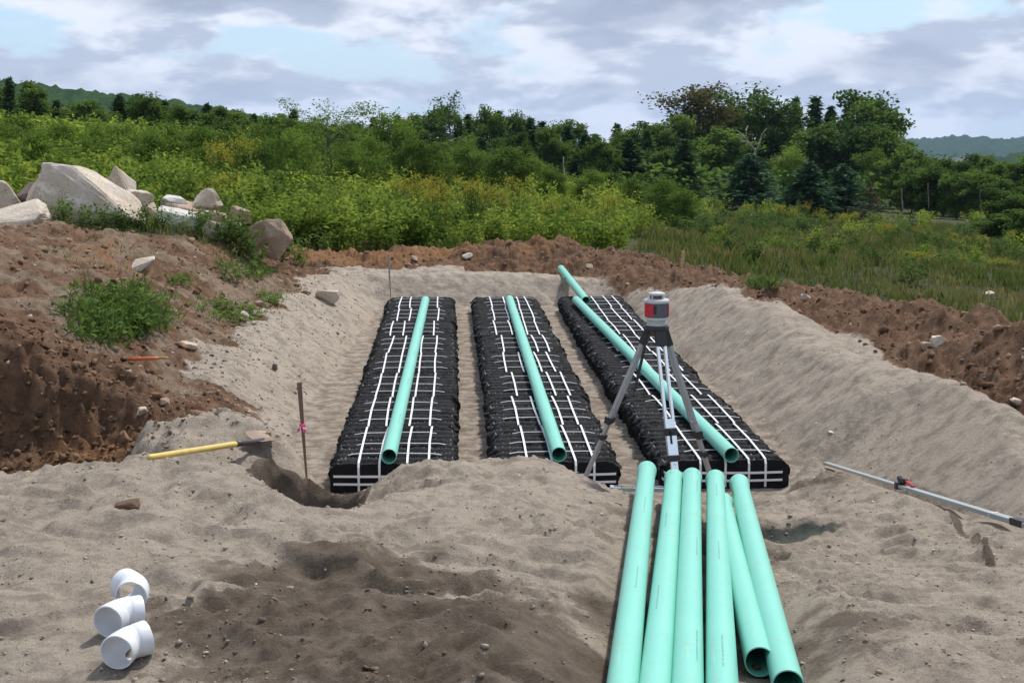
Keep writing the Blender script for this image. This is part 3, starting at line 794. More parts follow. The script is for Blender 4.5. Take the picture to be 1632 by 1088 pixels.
def green_pipe(a, b, label, group=None, bell=True, sag=0.0, roll=0.0):
    """a = plain (spigot) end, b = far end that carries the bell"""
    a, b = Vector(a), Vector(b); L = (b - a).length
    x, y = frame(b - a)
    rot = Matrix((x, y, (b - a).normalized())).transposed().to_4x4() @ Matrix.Rotation(roll, 4, 'Z')
    e = empty('pipe'); e.matrix_world = Matrix.Translation(a) @ rot
    tag(e, label, 'pipe', group)
    bm = bmesh.new(); tube_shell(bm, 0, L - (.10 if bell else 0), PR, .0042, n=14, sag=sag, L=L)
    o = bm_obj('barrel', bm, PIPE, e, True)
    m = o.modifiers.new('edges', 'EDGE_SPLIT'); m.split_angle = R(50)
    if bell:
        bm = bmesh.new()
        prof = [(PR, L - .13), (PR + .0012, L - .115), (PR + .0062, L - .095), (PR + .0066, L - .004), (PR + .0052, L), (PR + .0016, L), (PR + .0014, L - .09), (PR - .004, L - .12), (PR - .004, L - .13)]
        lathe(bm, prof, 40); bmesh.ops.recalc_face_normals(bm, faces=bm.faces)
        o = bm_obj('bell', bm, PIPE, e, True); m = o.modifiers.new('edges', 'EDGE_SPLIT'); m.split_angle = R(50)
    return e
zt = ROW_TOP + PR - .004
def onrow(px, py): return atZ(px, py, zt)
p = onrow(620, 727); q = onrow(678, 478)
green_pipe((p.x, p.y, zt), (q.x, q.y, zt), 'long green plastic pipe lying on the row beside the pink-ribboned stake', 'green pipes laid along the rows', False, .004, .5)
p = onrow(891, 724); q = onrow(812, 477)
green_pipe((p.x, p.y, zt), (q.x, q.y, zt), 'long green plastic pipe lying on the middle row of black units', 'green pipes laid along the rows', False, .004, -.6)
p = onrow(1166, 725); q = onrow(918, 478)
green_pipe((p.x, p.y, zt), (q.x, q.y, zt), 'long green plastic pipe lying askew on the row behind the tripod', 'green pipes laid along the rows', False, .004, .9)
p = atZ(934, 477, zt + .03); q = atY(894, 428, 21.2)
green_pipe((p.x, p.y, zt + .015), q, 'short green pipe sloping up onto the far sand bank', None, False, 0, .3)
STK = [((993, 1088, 4.36), (1031, 749, 8.55), 'outermost green pipe of the stack, beside the sand mound', .25),
       ((1044, 1088, 4.36), (1074, 762, 8.42), 'green pipe second from the mound in the stack', -.35),
       ((1096, 1088, 4.36), (1103, 760, 8.36), 'green pipe raised in the middle of the stack', .6),
       ((1151, 1088, 4.36), (1140, 763, 8.40), 'green pipe with a dark scuff right of the stack middle', .05),
       ((1211, 1054, 4.70), (1151, 800, 7.85), 'slanting green pipe under the stack, open end full of dirt', 1.4),
       ((1256, 1092, 4.42), (1178, 770, 8.35), 'green pipe at the clay side of the stack', 2.2)]
for (a, b, lab, roll) in STK:
    A, B = atY(*a), atY(*b)
    if a[1] == 1088: A = A + (A - B).normalized() * 1.0
    green_pipe(A, B, lab, 'stack of loose green pipes', True, 0.003, roll)
A = atY(1211, 1054, 4.70); B = atY(1151, 800, 7.85)
# dirt wad inside the open pipe
bm = bmesh.new(); bmesh.ops.create_icosphere(bm, subdivisions=3, radius=.013)
for v in bm.verts: v.co = Vector((v.co.x * 1.0, v.co.y * 1.6, v.co.z * .8)) * (1 + .35 * (random.random() - .5))
DIRT = plain('clod_dirt', (.13, .085, .055), .95, 0, .35, 60, .8, 90, .1)
o = bm_obj('soil_wad', bm, DIRT); o.location = A + (B - A).normalized() * .075 + Vector((-.006, 0, -.040)); tag(o, 'small wad of brown soil inside the open pipe end', 'soil clod')

# ================================================================== white elbows
WHITE = plain('white_pvc', (.66, .67, .69), .35, 0, .04, 20, 0, 1, .5, dirt=((.45, .40, .33), 12, .62, .5))
def elbow_mesh():
    bm = bmesh.new(); seg = 40
    path = []; r0, r1, wall = .0535, .0570, .0045
    def ring(c, d, nrm, r):
        x = nrm; y = d.cross(x)
        return [bm.verts.new(c + (x * math.cos(t) + y * math.sin(t)) * r) for t in [2 * math.pi * k / seg for k in range(seg)]]
    n = Vector((0, 0, 1)); c = Vector((0, 0, 0)); d = Vector((0, 1, 0))
    st = [(c.copy(), d.copy(), r1)]
    for s, rr_ in ((.004, r1 + .0015), (.034, r1), (.042, r1), (.045, r0 + .002)): st.append((Vector((0, s, 0)), d.copy(), rr_))
    RB = .075; c0 = Vector((0, .046, 0)); ctr = c0 + Vector((RB, 0, 0))
    for k in range(1, 9):
        a = R(45) * k / 8
        st.append((ctr + Vector((-RB * math.cos(a), RB * math.sin(a), 0)), Vector((math.sin(a), math.cos(a), 0)), r0 + .002))
    c, d = st[-1][0], st[-1][1]
    for s, rr_ in ((.003, r1), (.010, r1), (.038, r1 + .0015), (.042, r1)): st.append((c + d * s, d.copy(), rr_))
    out = [ring(*((a, b, n, r))) for a, b, r in st]
    inn = [ring(a, b, n, r - wall) for a, b, r in st]
    for A, fl in ((out, 0), (inn, 1)):
        for a, b in zip(A, A[1:]):
            for i in range(seg):
                q = (a[i], a[(i + 1) % seg], b[(i + 1) % seg], b[i]); bm.faces.new(q[::-1] if fl else q)
    for A, B in ((out[0], inn[0]), (out[-1], inn[-1])):
        for i in range(seg): bm.faces.new((A[i], A[(i + 1) % seg], B[(i + 1) % seg], B[i]))
    bmesh.ops.recalc_face_normals(bm, faces=bm.faces)
    me = bpy.data.meshes.new('elbow'); bm.to_mesh(me); bm.free(); me.shade_smooth(); me.materials.append(WHITE)
    return me
ELB = elbow_mesh()
def elbow(px, py, dirv, roll, label, lift=0.0):
    """px,py: centre of the near opening; dirv: direction from the opening into the fitting"""
    P0 = hit(px, py + 24); g = P0
    P = atY(px, py, g.y - .01)
    P.z = max(P.z, float(gz(P.x, P.y)) + .044) + lift
    y = Vector(dirv).normalized(); z = Vector((0, 0, 1)) - y * y.z; z.normalize(); x = y.cross(z)
    m = Matrix((x, y, z)).transposed().to_4x4() @ Matrix.Rotation(roll, 4, 'Y')
    o = bpy.data.objects.new('pipe_elbow', ELB); COL.objects.link(o)
    o.matrix_world = Matrix.Translation(P) @ m @ Matrix.Scale(1.0, 4)
    md = o.modifiers.new('edges', 'EDGE_SPLIT'); md.split_angle = R(40)
    tag(o, label, 'elbow', 'white pipe elbows on the sand')
elbow(209, 960, (-.02, 1.0, .06), R(180), 'white plastic pipe elbow with open end turned towards the damp sand', .022)
elbow(172, 996, (.32, .94, .04), R(8), 'white plastic pipe elbow lying between the two others', .012)
elbow(186, 1045, (.20, .98, .02), R(-6), 'white plastic pipe elbow with sand grains inside, beside the damp hollow', .012)

# ================================================================== laser level on tripod
ALU = plain('aluminium', (.36, .37, .39), .4, .3, .08, 30, 0, 1)
ALU_LIT = plain('lit_aluminium', (.97, .97, .98), .22, .75, .05, 25, 0, 1)  # front leg's metal, colour raised to carry its bright reflection
BLK = plain('black_nylon', (.018, .018, .02), .5, 0, .2, 40, .2, 150)
GRYP = plain('grey_plastic', (.085, .09, .105), .5, 0, .1, 40, .15, 200)
LGRY = plain('light_grey_plastic', (.46, .47, .47), .45, 0, .08, 30, .1, 200)
REDP = plain('red_plastic', (.50, .012, .03), .4, 0, .1, 30, 0, 1)
INK = plain('black_ink', (.02, .03, .03), .7)
hd = atY(1046, 519, 9.12)
tr = empty('tripod', (hd.x, hd.y, hd.z)); tag(tr, 'silver and black surveying tripod standing before the black drainage rows', 'tripod')
FT = [atY(928, 776, 9.42), atY(1082, 806, 8.72), atY(1150, 800, 9.30)]
bm = bmesh.new(); lathe(bm, [(0, 0), (.082, 0), (.084, -.006), (.084, -.022), (.07, -.03), (.05, -.034), (.0, -.034)], 32)
bm_obj('head_plate', bm, BLK, tr, True).modifiers.new('edges', 'EDGE_SPLIT').split_angle = R(35)
for i, f in enumerate(FT):
    f.z = float(gz(f.x, f.y)) - .02
    d = Vector(f - hd); rad = Vector((d.x, d.y, 0)).normalized()
    top = rad * .062 + Vector((0, 0, -.05)); foot = d.copy()
    ax = (foot - top).normalized(); side = ax.cross(rad).normalized(); nrm = side.cross(ax)
    Lg = (foot - top).length
    def P(t, s=0.0, n=0.0): return top + ax * (t * Lg) + side * s + nrm * n
    def beam(name, t0, t1, s0, s1, n0, n1, mat, parent, bev=.002):
        bm = bmesh.new(); vs = box(bm, (s0, n0, t0 * Lg), (s1, n1, t1 * Lg), bev)
        M = Matrix((side, nrm, ax)).transposed()
        for v in bm.verts: v.co = top + M @ v.co
        return bm_obj(name, bm, mat, parent)
    mt = ALU_LIT if i == 1 else ALU  # front leg takes the brightened copy
    hgs = beam('hinge', -.045, .07, -.035, .035, -.018, .022, BLK, tr, .006)
    up1 = beam('leg_rail', .05, .50, -.034, -.016, -.012, .012, mt, tr)
    up2 = beam('leg_rail', .05, .50, .016, .034, -.012, .012, mt, tr)
    beam('leg_bridge', .49, .545, -.034, .034, -.0125, .0125, mt, tr)
    beam('clamp', .545, .585, -.041, .041, -.02, .022, BLK, tr, .004)
    lo = beam('lower_leg', .585, .97, -.024, .024, -.010, .010, mt, tr)
    if i == 1:
        beam('leg_bridge', .586, .70, -.034, .034, -.0135, .0135, mt, tr)
        beam('slide_slot', .586, .635, .000, .014, .011, .016, BLK, tr, .0)
        beam('clamp', .70, .735, -.040, .040, -.02, .022, BLK, tr, .004)
        for j, s in enumerate('1600-F'):
            pass
    else:
        beam('clamp', .66, .69, -.036, .036, -.018, .018, BLK, tr, .004)
    kn = bmesh.new(); lathe(kn, [(0, 0), (.014, 0), (.016, .008), (.014, .018), (0, .018)], 14)
    M = Matrix((side, ax, nrm)).transposed()
    for v in kn.verts: v.co = P(.565, 0, .02) + M @ v.co
    bm_obj('clamp_knob', kn, BLK, tr)
    bm = bmesh.new(); tube(bm, [P(.965), P(.99), P(1.03)], [.016, .012, .003], 10); bm_obj('foot_spike', bm, GRYP, tr)
    if i == 1:
        cu = bpy.data.curves.new('leg_lettering', 'FONT'); cu.body = '1 · 600 · F'; cu.size = .030; cu.extrude = .0004
        cu.align_x = 'CENTER'; cu.align_y = 'CENTER'
        t0 = bpy.data.objects.new('lettering_curve', cu); COL.objects.link(t0); bpy.context.view_layer.update()
        tm = bpy.data.meshes.new_from_object(t0); bpy.data.objects.remove(t0)
        tm.materials.clear(); t = link_mesh('leg_lettering', tm, INK)
        t.parent = tr
        t.matrix_local = Matrix.Translation(P(.80, 0, .0108)) @ Matrix((ax, -side if False else nrm.cross(ax), nrm)).transposed().to_4x4()
# carrying strap hanging from the head
s0 = Vector((-.06, -.01, -.06)); bm = bmesh.new()
dn = FT[0] - hd
tube(bm, [s0, s0 + Vector((-.03, .02, -.16)), s0 + Vector((-.06, .02, -.30)), s0 + Vector((-.085, .01, -.40))], [.008, .011, .010, .004], 6)
bm_obj('carry_strap', bm, BLK, tr)
# the instrument
las = empty('laser_level', (hd.x, hd.y, hd.z)); tag(las, 'red and grey rotating laser level on the tripod head', 'laser level')
def lath(name, prof, mat, parent, seg=36, loc=None):
    bm = bmesh.new(); lathe(bm, prof, seg); bmesh.ops.recalc_face_normals(bm, faces=bm.faces)
    o = bm_obj(name, bm, mat, parent, True); o.modifiers.new('edges', 'EDGE_SPLIT').split_angle = R(35)
    if loc: o.location = loc
    return o
lath('base', [(0, 0), (.060, 0), (.066, .004), (.066, .010), (.058, .014), (.058, .034), (.07, .038), (.078, .044), (.078, .056), (.074, .060), (0, .060)], LGRY, las)
lath('body', [(0, .059), (.072, .059), (.078, .064), (.079, .148), (.075, .152), (0, .152)], GRYP, las)
lath('collar', [(0, .151), (.078, .151), (.083, .156), (.083, .168), (.076, .176), (.05, .180), (0, .180)], LGRY, las)
lath('rotor_window', [(0, .179), (.046, .179), (.044, .203), (0, .203)], plain('dark_red_glass', (.12, .02, .025), .15, 0, .2, 20), las)
cap = lath('rotor_cap', [(0, .202), (.052, .202), (.055, .207), (.052, .216), (.03, .222), (0, .224)], LGRY, las)
for k in range(4):
    a = R(45 + 90 * k); bm = bmesh.new(); box(bm, (-.006, -.006, .176), (.006, .006, .206), .001)
    o = bm_obj('rotor_post', bm, LGRY, las); o.location = (.045 * math.cos(a), .045 * math.sin(a), 0); o.rotation_euler = (0, 0, a)
def wrap_panel(name, a0, a1, z0, z1, r, th, mat):
    bm = bmesh.new(); n = 10; A = []
    for k in range(n + 1):
        a = a0 + (a1 - a0) * k / n
        A.append([bm.verts.new((rr_ * math.cos(a), rr_ * math.sin(a), z)) for rr_, z in ((r, z0), (r + th, z0 + .003), (r + th, z1 - .003), (r, z1))])
    for a, b in zip(A, A[1:]):
        for i in range(3): bm.faces.new((a[i], b[i], b[i + 1], a[i + 1]))
    bm.faces.new(A[0]); bm.faces.new(A[-1][::-1])
    bmesh.ops.recalc_face_normals(bm, faces=bm.faces)
    return bm_obj(name, bm, mat, las)
wrap_panel('red_panel', R(190), R(247), .066, .147, .0775, .0045, REDP)
wrap_panel('red_panel', R(-32), R(20), .066, .147, .0775, .0045, REDP)
wrap_panel('battery_door', R(262), R(318), .068, .146, .0775, .003, GRYP)
wrap_panel('label_plate', R(248), R(262), .085, .142, .0775, .004, BLK)

# ================================================================== grade rod, level, shovel, orange tool
A, B = ROD_A.copy(), ROD_B.copy()
dr = (B - A); B2 = A + dr * 1.12
up = Vector((0, 0, 1)); x_, y_ = frame(dr)
rod = empty('grade_rod'); rod.matrix_world = Matrix.Translation(A) @ Matrix((x_, y_, dr.normalized())).transposed().to_4x4()
tag(rod, 'long grey aluminium grade rod lying on the sand with a clamp', 'grade rod')
RODM = plain('rod_grey', (.33, .36, .36), .42, .25, .08, 12, 0, 1, .5, dirt=((.36, .32, .27), 9, .58, .4))
L = (B2 - A).length
for nm, z0, z1, w, h in (('rod_section', 0, L * .46, .021, .010), ('rod_section', L * .45, L * .8, .024, .012), ('rod_section', L * .79, L, .027, .014)):
    bm = bmesh.new(); box(bm, (-w, -h, z0), (w, h, z1), .002); bm_obj(nm, bm, RODM, rod)
for z0 in (L * .45, L * .79):
    bm = bmesh.new(); box(bm, (-.029, -.016, z0 - .012), (.029, .016, z0 + .012), .003); bm_obj('collar', bm, LGRY, rod)
bm = bmesh.new(); box(bm, (-.029, -.017, L * .86), (.029, .022, L * .90), .003); bm_obj('end_clip', bm, BLK, rod)
zc_ = L * .405
bm = bmesh.new(); box(bm, (-.03, -.02, zc_ - .022), (.032, .026, zc_ + .02), .004)
box(bm, (-.002, .02, zc_ - .03), (.034, .055, zc_ + .06), .006)
clamp = bm_obj('receiver_clamp', bm, BLK, rod)
bm = bmesh.new(); tube(bm, [(.018, .045, zc_ - .05), (.018, .047, zc_ - .02)], [.017, .014], 12); bm_obj('clamp_screw', bm, BLK, clamp)
bm = bmesh.new(); tube(bm, [(.018, .040, zc_ + .05), (.017, .030, zc_ + .10), (.012, .02, zc_ + .20)], [.008, .011, .006], 10); bm_obj('clamp_lever', bm, REDP, clamp)

lv = atY(975, 781, 9.02); g0 = Vector((lv.x, 9.0, float(gz(lv.x, 9.0)))); g1x = lv.x + .62
g1 = Vector((g1x, 8.98, float(gz(g1x, 8.98))))
g0.z = max(g0.z, atY(985, 786, 9.0).z) ; g1.z = min(max(g1.z, atY(1060, 784, 8.98).z), g0.z + .05)
dv = g1 - g0; x_, y_ = frame(dv)
sl = empty('spirit_level'); sl.matrix_world = Matrix.Translation(g0 + Vector((0, 0, .012))) @ Matrix((x_, y_, dv.normalized())).transposed().to_4x4()
tag(sl, 'grey spirit level lying half under the stacked green pipes', 'spirit level')
LV = plain('level_grey', (.34, .36, .42), .4, .2, .08, 30)
for nm, lo, hi, m in (('flange', (-.032, -.012, 0), (-.027, .012, .55), LV), ('flange', (.027, -.012, 0), (.032, .012, .55), LV), ('web', (-.0275, -.004, 0), (.0275, .004, .55), LV), ('end_cap', (-.034, -.014, -.012), (.034, .014, .012), LV)):
    bm = bmesh.new(); box(bm, lo, hi, .001); bm_obj(nm, bm, m, sl)
for z0 in (.10, .40):
    bm = bmesh.new(); box(bm, (-.02, -.009, z0 - .04), (.02, .009, z0 + .04), .004); vf = bm_obj('vial_frame', bm, BLK, sl)
    bm = bmesh.new(); tube(bm, [(0, .006, z0 - .03), (0, .006, z0 + .03)], .007, 10); bm_obj('vial', bm, plain('vial_green', (.35, .5, .1), .1), vf)

# shovel
YEL = plain('yellow_fibreglass', (.62, .46, .13), .45, 0, .15, 14, 0, 1, .4, dirt=((.35, .27, .16), 10, .52, .6))
STEEL = plain('worn_steel', (.20, .135, .10), .55, .4, .25, 12, .2, 60, dirt=((.22, .17, .12), 6, .45, .7))
A = atY(236, 729, 7.95); A.z = float(gz(A.x, A.y)) + .03
A = atY(236, 729, 7.95)
B = atY(384, 706, 9.0); D = hit(444, 700, 8.6); C = B + (D - B) * .35
for v in (A, B, C): v.z = max(v.z, float(gz(v.x, v.y)) + .012)
D.z = float(gz(D.x, D.y)) + .03
sh = empty('shovel', A); tag(sh, 'shovel with yellow handle lying between the pit and the sand bank', 'shovel')
bm = bmesh.new(); tube(bm, [Vector((0, 0, 0)), (B - A) * .02, (B - A) * .98, B - A], [.012, .018, .019, .017], 14); bm_obj('handle', bm, YEL, sh, True)
bm = bmesh.new(); tube(bm, [(B - A) * .93, B - A, C - A, (C - A) + (D - C) * .35], [.0205, .021, .020, .012], 12); bm_obj('socket', bm, plain('dark_steel', (.06, .045, .045), .5, .3), sh, True)
ax = (D - C).normalized(); n0 = Vector((-.1, -.74, .66)); sd = ax.cross(n0).normalized(); nn = sd.cross(ax)
if nn.dot(n0) < 0: nn = -nn
bm = bmesh.new(); nu, nv = 12, 14; G = []
for j in range(nv + 1):
    t = j / nv; w = .11 * (1 if t < .45 else math.sqrt(max(0.0, 1 - ((t - .45) / .56) ** 2))) * (.86 + .14 * min(1, t * 5))
    G.append([bm.verts.new((C - A) + ax * (.02 + .26 * t) + sd * (w * (2 * i / nu - 1)) + nn * (.030 * (2 * i / nu - 1) ** 2 - .012 * t + .006)) for i in range(nu + 1)])
for a, b in zip(G, G[1:]):
    for i in range(nu): bm.faces.new((a[i], a[i + 1], b[i + 1], b[i]))
bl = bm_obj('blade', bm, STEEL, sh, True); md = bl.modifiers.new('thick', 'SOLIDIFY'); md.thickness = .003

A, B = hit(192, 576, 9.0), hit(266, 570, 9.0)
A = atY(192, 575, A.y); B = atY(268, 570, A.y + .02)
for v in (A, B): v.z = max(v.z, float(gz(v.x, v.y)) + .012)
ot = empty('marking_wand', A); tag(ot, 'orange rod with black tip lying on the pit edge below the weeds', 'rod')
d = B - A
bm = bmesh.new(); tube(bm, [d * .12, d * .72, d * .80], [.015, .013, .010], 12); bm_obj('orange_sleeve', bm, plain('orange_plastic', (.62, .16, .05), .5, 0, .15, 30, 0, 1, .4, dirt=((.3, .15, .08), 20, .55, .5)), ot, True)
bm = bmesh.new(); tube(bm, [d * 0, d * .03, d * .125], [.010, .019, .019], 12); bm_obj('black_tip', bm, BLK, ot, True)
bm = bmesh.new(); tube(bm, [d * .79, d * .95, d * 1.0], [.010, .010, .009], 12); bm_obj('wooden_end', bm, plain('yellow_wood', (.42, .25, .06), .6), ot, True)

# ================================================================== stakes
WOODB = plain('brown_weathered_wood', (.17, .105, .07), .8, 0, .3, 22, .5, 60)
WOODG = plain('grey_weathered_wood', (.30, .26, .22), .85, 0, .25, 22, .5, 60)
WOODT = plain('tan_wood', (.46, .32, .17), .8, 0, .2, 22, .5, 60)
def stake(base_px, top_px, Y, w, t, mat, label, name='stake'):
    b, tp = atY(*base_px, Y), atY(*top_px, Y)
    g = float(gz(b.x, b.y)); ln = (tp - b)
    b = b - ln.normalized() * max(.12, b.z - g + .1)
    d = tp - b; L = d.length; x, y = frame(d, Vector((0, 1, 0)))
    bm = bmesh.new(); box(bm, (-w, -t, 0), (w, t, L), .0015)
    M = Matrix((x, y, d.normalized())).transposed()
    for v in bm.verts:
        if v.co.z < .01: v.co.x *= .2; v.co.y *= .2
        v.co = M @ v.co
    e = empty(name, b); tag(e, label, 'stake')
    bm_obj('shaft', bm, mat, e)
    return e, M, L
st, M, L = stake((490, 778), (477, 609), 9.32, .016, .011, WOODB, 'brown wooden stake with pink ribbon beside the small hole')
PINK = plain('pink_ribbon', (.80, .13, .32), .6, 0, .1, 20)
pz = L - (677 - 609) / (778 - 609) * (L - .12)
rb = bmesh.new(); box(rb, (-.020, -.015, pz - .006), (.020, .015, pz + .012), .003)
for v in rb.verts: v.co = M @ v.co
rbo = bm_obj('ribbon', rb, PINK, st)
for k, (dx, dz, tw) in enumerate(((-.026, -.038, .5), (.016, -.045, -.4), (.022, .014, .8), (-.018, .012, -.6))):
    bm = bmesh.new(); w = .010
    a = M @ Vector((0, 0, pz)) + Vector((0, -.016, 0)); e_ = a + Vector((dx, -.012, dz)); mid = (a + e_) / 2 + Vector((dx * .3, -.012, .006))
    P_ = [(a, .006), (mid, w), (e_, w * 1.2)]; G = []
    for p_, ww in P_: G.append([bm.verts.new(p_ + Vector((ww * math.cos(tw), ww * .5, ww * math.sin(tw)))), bm.verts.new(p_ - Vector((ww * math.cos(tw), ww * .5, ww * math.sin(tw))))])
    for a_, b_ in zip(G, G[1:]): bm.faces.new((a_[0], a_[1], b_[1], b_[0]))
    o = bm_obj('ribbon_tail', bm, PINK, rbo); o.modifiers.new('thick', 'SOLIDIFY').thickness = .0008
e, M, L = stake((623, 482), (619, 405), 19.9, .016, .012, WOODG, 'thin grey stake behind the far end of the stake-side row')
stake((1087, 446), (1089, 400), 20.6, .028, .012, WOODT, 'pale tan stake standing in the far soil berm')
stake((904, 472), (901, 441), 20.25, .05, .012, WOODG, 'short wide grey board propping the sloping green pipe')

# ================================================================== boulders
def rock_mat(name, c1, c2, c3):
    m, N, L_, P = new_mat(name)
    P.inputs['Roughness'].default_value = .9; P.inputs['Specular IOR Level'].default_value = .2
    tc = N.new('ShaderNodeTexCoord'); oi = N.new('ShaderNodeObjectInfo')
    ad = N.new('ShaderNodeVectorMath'); ad.operation = 'ADD'; L_.new(tc.outputs['Object'], ad.inputs[0]); L_.new(oi.outputs['Location'], ad.inputs[1])
    def nz(s, d=6, r=.6):
        n = N.new('ShaderNodeTexNoise'); n.inputs['Scale'].default_value = s; n.inputs['Detail'].default_value = d; n.inputs['Roughness'].default_value = r
        L_.new(ad.outputs[0], n.inputs['Vector']); return n.outputs['Fac']
    def mr(v, a, b):
        r = N.new('ShaderNodeMapRange'); r.inputs[1].default_value = a; r.inputs[2].default_value = b; L_.new(v, r.inputs[0]); return r.outputs[0]
    def mix(f, a, b):
        x = N.new('ShaderNodeMix'); x.data_type = 'RGBA'; L_.new(f, x.inputs[0])
        for s, c in ((6, a), (7, b)):
            if isinstance(c, tuple): x.inputs[s].default_value = (*c, 1)
            else: L_.new(c, x.inputs[s])
        return x.outputs[2]
    c = mix(mr(nz(2.2), .38, .62), c1, c2); c = mix(mr(nz(5.5, 8, .7), .55, .68), c, c3); c = mix(mr(nz(38, 4), .58, .72), c, tuple(q * .45 for q in c1))
    L_.new(c, P.inputs['Base Color'])
    b = N.new('ShaderNodeBump'); b.inputs['Strength'].default_value = .8; b.inputs['Distance'].default_value = .03; L_.new(nz(11, 8, .65), b.inputs['Height']); L_.new(b.outputs[0], P.inputs['Normal'])
    return m
RK_PALE = rock_mat('pale_granite', (.45, .37, .28), (.57, .49, .40), (.64, .58, .49))
RK_WHITE = rock_mat('white_granite', (.55, .52, .48), (.66, .63, .58), (.42, .36, .29))
RK_DARK = rock_mat('dark_rock', (.10, .08, .07), (.16, .125, .105), (.22, .18, .15))
RK_RED = rock_mat('reddish_granite', (.32, .215, .155), (.40, .30, .225), (.50, .42, .35))
def rock(px0, px1, py0, py1, Y, mat, label, seed, depth=.8, tilt=0.0, name='boulder', cat='boulder', group=None, npt=16, taper=0.0, rough=.03):
    c = atY((px0 + px1) / 2, (py0 + py1) / 2, Y); k = Y * 1.0 / FPX
    w, h = (px1 - px0) * k / 2, (py1 - py0) * k / 2
    r = np.random.default_rng(seed); bm = bmesh.new()
    for i in range(npt):
        v = r.normal(size=3); v /= np.linalg.norm(v); v = np.sign(v) * np.abs(v) ** .72
        bm.verts.new(Vector((v[0], v[1], v[2] * (1 - taper * (.5 + .5 * v[0])))))
    res = bmesh.ops.convex_hull(bm, input=bm.verts)
    bmesh.ops.delete(bm, geom=[g for g in res['geom_interior'] if isinstance(g, bmesh.types.BMVert)], context='VERTS')
    lo = Vector([min(v.co[i] for v in bm.verts) for i in range(3)]); hi = Vector([max(v.co[i] for v in bm.verts) for i in range(3)])
    for v in bm.verts: v.co = Vector([(v.co[i] - lo[i]) / (hi[i] - lo[i]) * 2 - 1 for i in range(3)])
    bmesh.ops.bevel(bm, geom=list(bm.edges), offset=.085, segments=2, affect='EDGES', profile=.6)
    bmesh.ops.triangulate(bm, faces=[f for f in bm.faces if len(f.verts) > 4])
    bmesh.ops.subdivide_edges(bm, edges=list(bm.edges), cuts=2, use_grid_fill=True)
    from mathutils import noise
    for v in bm.verts:
        n_ = noise.fractal(v.co * 2.1 + Vector((seed, 0, 0)), 1.0, 2.0, 4)
        v.co += v.co.normalized() * n_ * rough * 2.2
        x, z = v.co.x * w, v.co.z * h
        v.co = Vector((x * math.cos(tilt) + z * math.sin(tilt), v.co.y * depth * w, -x * math.sin(tilt) + z * math.cos(tilt)))
    o = bm_obj(name, bm, mat, None, False)
    o.location = c; tag(o, label, cat, group)
    return o
RG = 'boulder pile at the field edge'
rock(232, 262, 322, 352, 19.0, RK_PALE, 'pale stone filling the gap beside the white rock', 51, .8, R(12), npt=13, group=RG)
rock(300, 340, 336, 366, 19.0, RK_PALE, 'pale tan block between the white rock and the brown one', 52, .8, R(-10), npt=13, group=RG)
rock(346, 384, 350, 384, 19.2, RK_PALE, 'weathered tan rock half sunk beside the rubble stone', 53, .8, R(16), npt=14, group=RG)
rock(365, 402, 330, 362, 19.9, RK_RED, 'low reddish rock behind the tall weeds', 54, .8, R(10), npt=14, group=RG)
rock(52, 240, 275, 372, 18.6, RK_PALE, 'largest pale granite slab leaning in the boulder pile', 3, .55, R(20), npt=14, taper=.45, group=RG)
rock(60, 138, 270, 352, 18.7, RK_PALE, 'pale upright block forming the high shoulder of the boulder pile', 23, .6, R(6), npt=13, group=RG)
rock(168, 222, 266, 330, 19.4, RK_PALE, 'rounded pale boulder standing up behind the largest slab', 5, .8, R(14), npt=15, group=RG)
rock(196, 240, 300, 340, 19.1, RK_PALE, 'small pale stone wedged beside the rounded boulder', 6, .8, R(25), npt=13, group=RG)
rock(-38, 40, 286, 340, 18.2, RK_PALE, 'brownish pale boulder resting above the dark rock', 9, .8, R(10), npt=15, group=RG)
rock(22, 68, 290, 330, 18.7, RK_DARK, 'dark brown rock wedged beside the largest slab', 12, .9, 0, npt=12, group=RG)
rock(-20, 74, 326, 384, 17.6, RK_PALE, 'low pale boulder with white streak at the soil mound', 15, .7, R(-14), npt=14, group=RG)
rock(-30, 30, 322, 352, 18.4, RK_DARK, 'dark rock under the brownish boulder', 16, .8, 0, npt=12, group=RG)
rock(254, 300, 311, 336, 19.6, RK_WHITE, 'small flat white slab beside the grey-topped slab', 18, .8, R(4), npt=12, group=RG)
rock(296, 354, 300, 340, 19.6, RK_PALE, 'flat slab with grey sloping top among the weeds', 19, .8, R(-12), npt=12, group=RG)
rock(262, 352, 322, 356, 19.5, RK_RED, 'brown rock under the flat slabs', 20, .7, R(4), npt=14, group=RG)
rock(252, 318, 330, 376, 18.9, RK_WHITE, 'bright white rock half hidden by weeds', 21, .7, R(6), npt=14, group=RG)
rock(322, 362, 352, 388, 18.8, RK_PALE, 'small rubble stone below the flat slabs', 22, .8, R(8), npt=14, group=RG)
rock(338, 362, 338, 356, 19.2, RK_RED, 'small round brownish stone in the weeds', 24, .9, 0, npt=14, group=RG)
rock(392, 464, 342, 412, 19.6, RK_RED, 'reddish boulder leaning at the end of the weeds', 26, .6, R(42), npt=15, taper=.3, group=RG)
def loose(px, py, wpx, hpx, mat, label, seed, cat='stone', Y0=3.0):
    p_ = hit(px, py + hpx * .35, Y0)
    return rock(px - wpx / 2, px + wpx / 2, py - hpx / 2, py + hpx / 2, p_.y, mat, label, seed, .9, random.uniform(-.3, .3), 'stone', cat, 'loose stones on the dirt')
loose(230, 422, 44, 24, RK_PALE, 'flat tan stone on the dirt below the boulder pile', 31)
loose(522, 472, 36, 24, RK_PALE, 'pale stone at the corner of the sand bank', 32)
loose(386, 505, 28, 20, RK_PALE, 'round tan stone beside the small weed tuft', 33)
loose(1494, 544, 24, 22, RK_PALE, 'larger pale stone of a pair in the brown berm', 34)
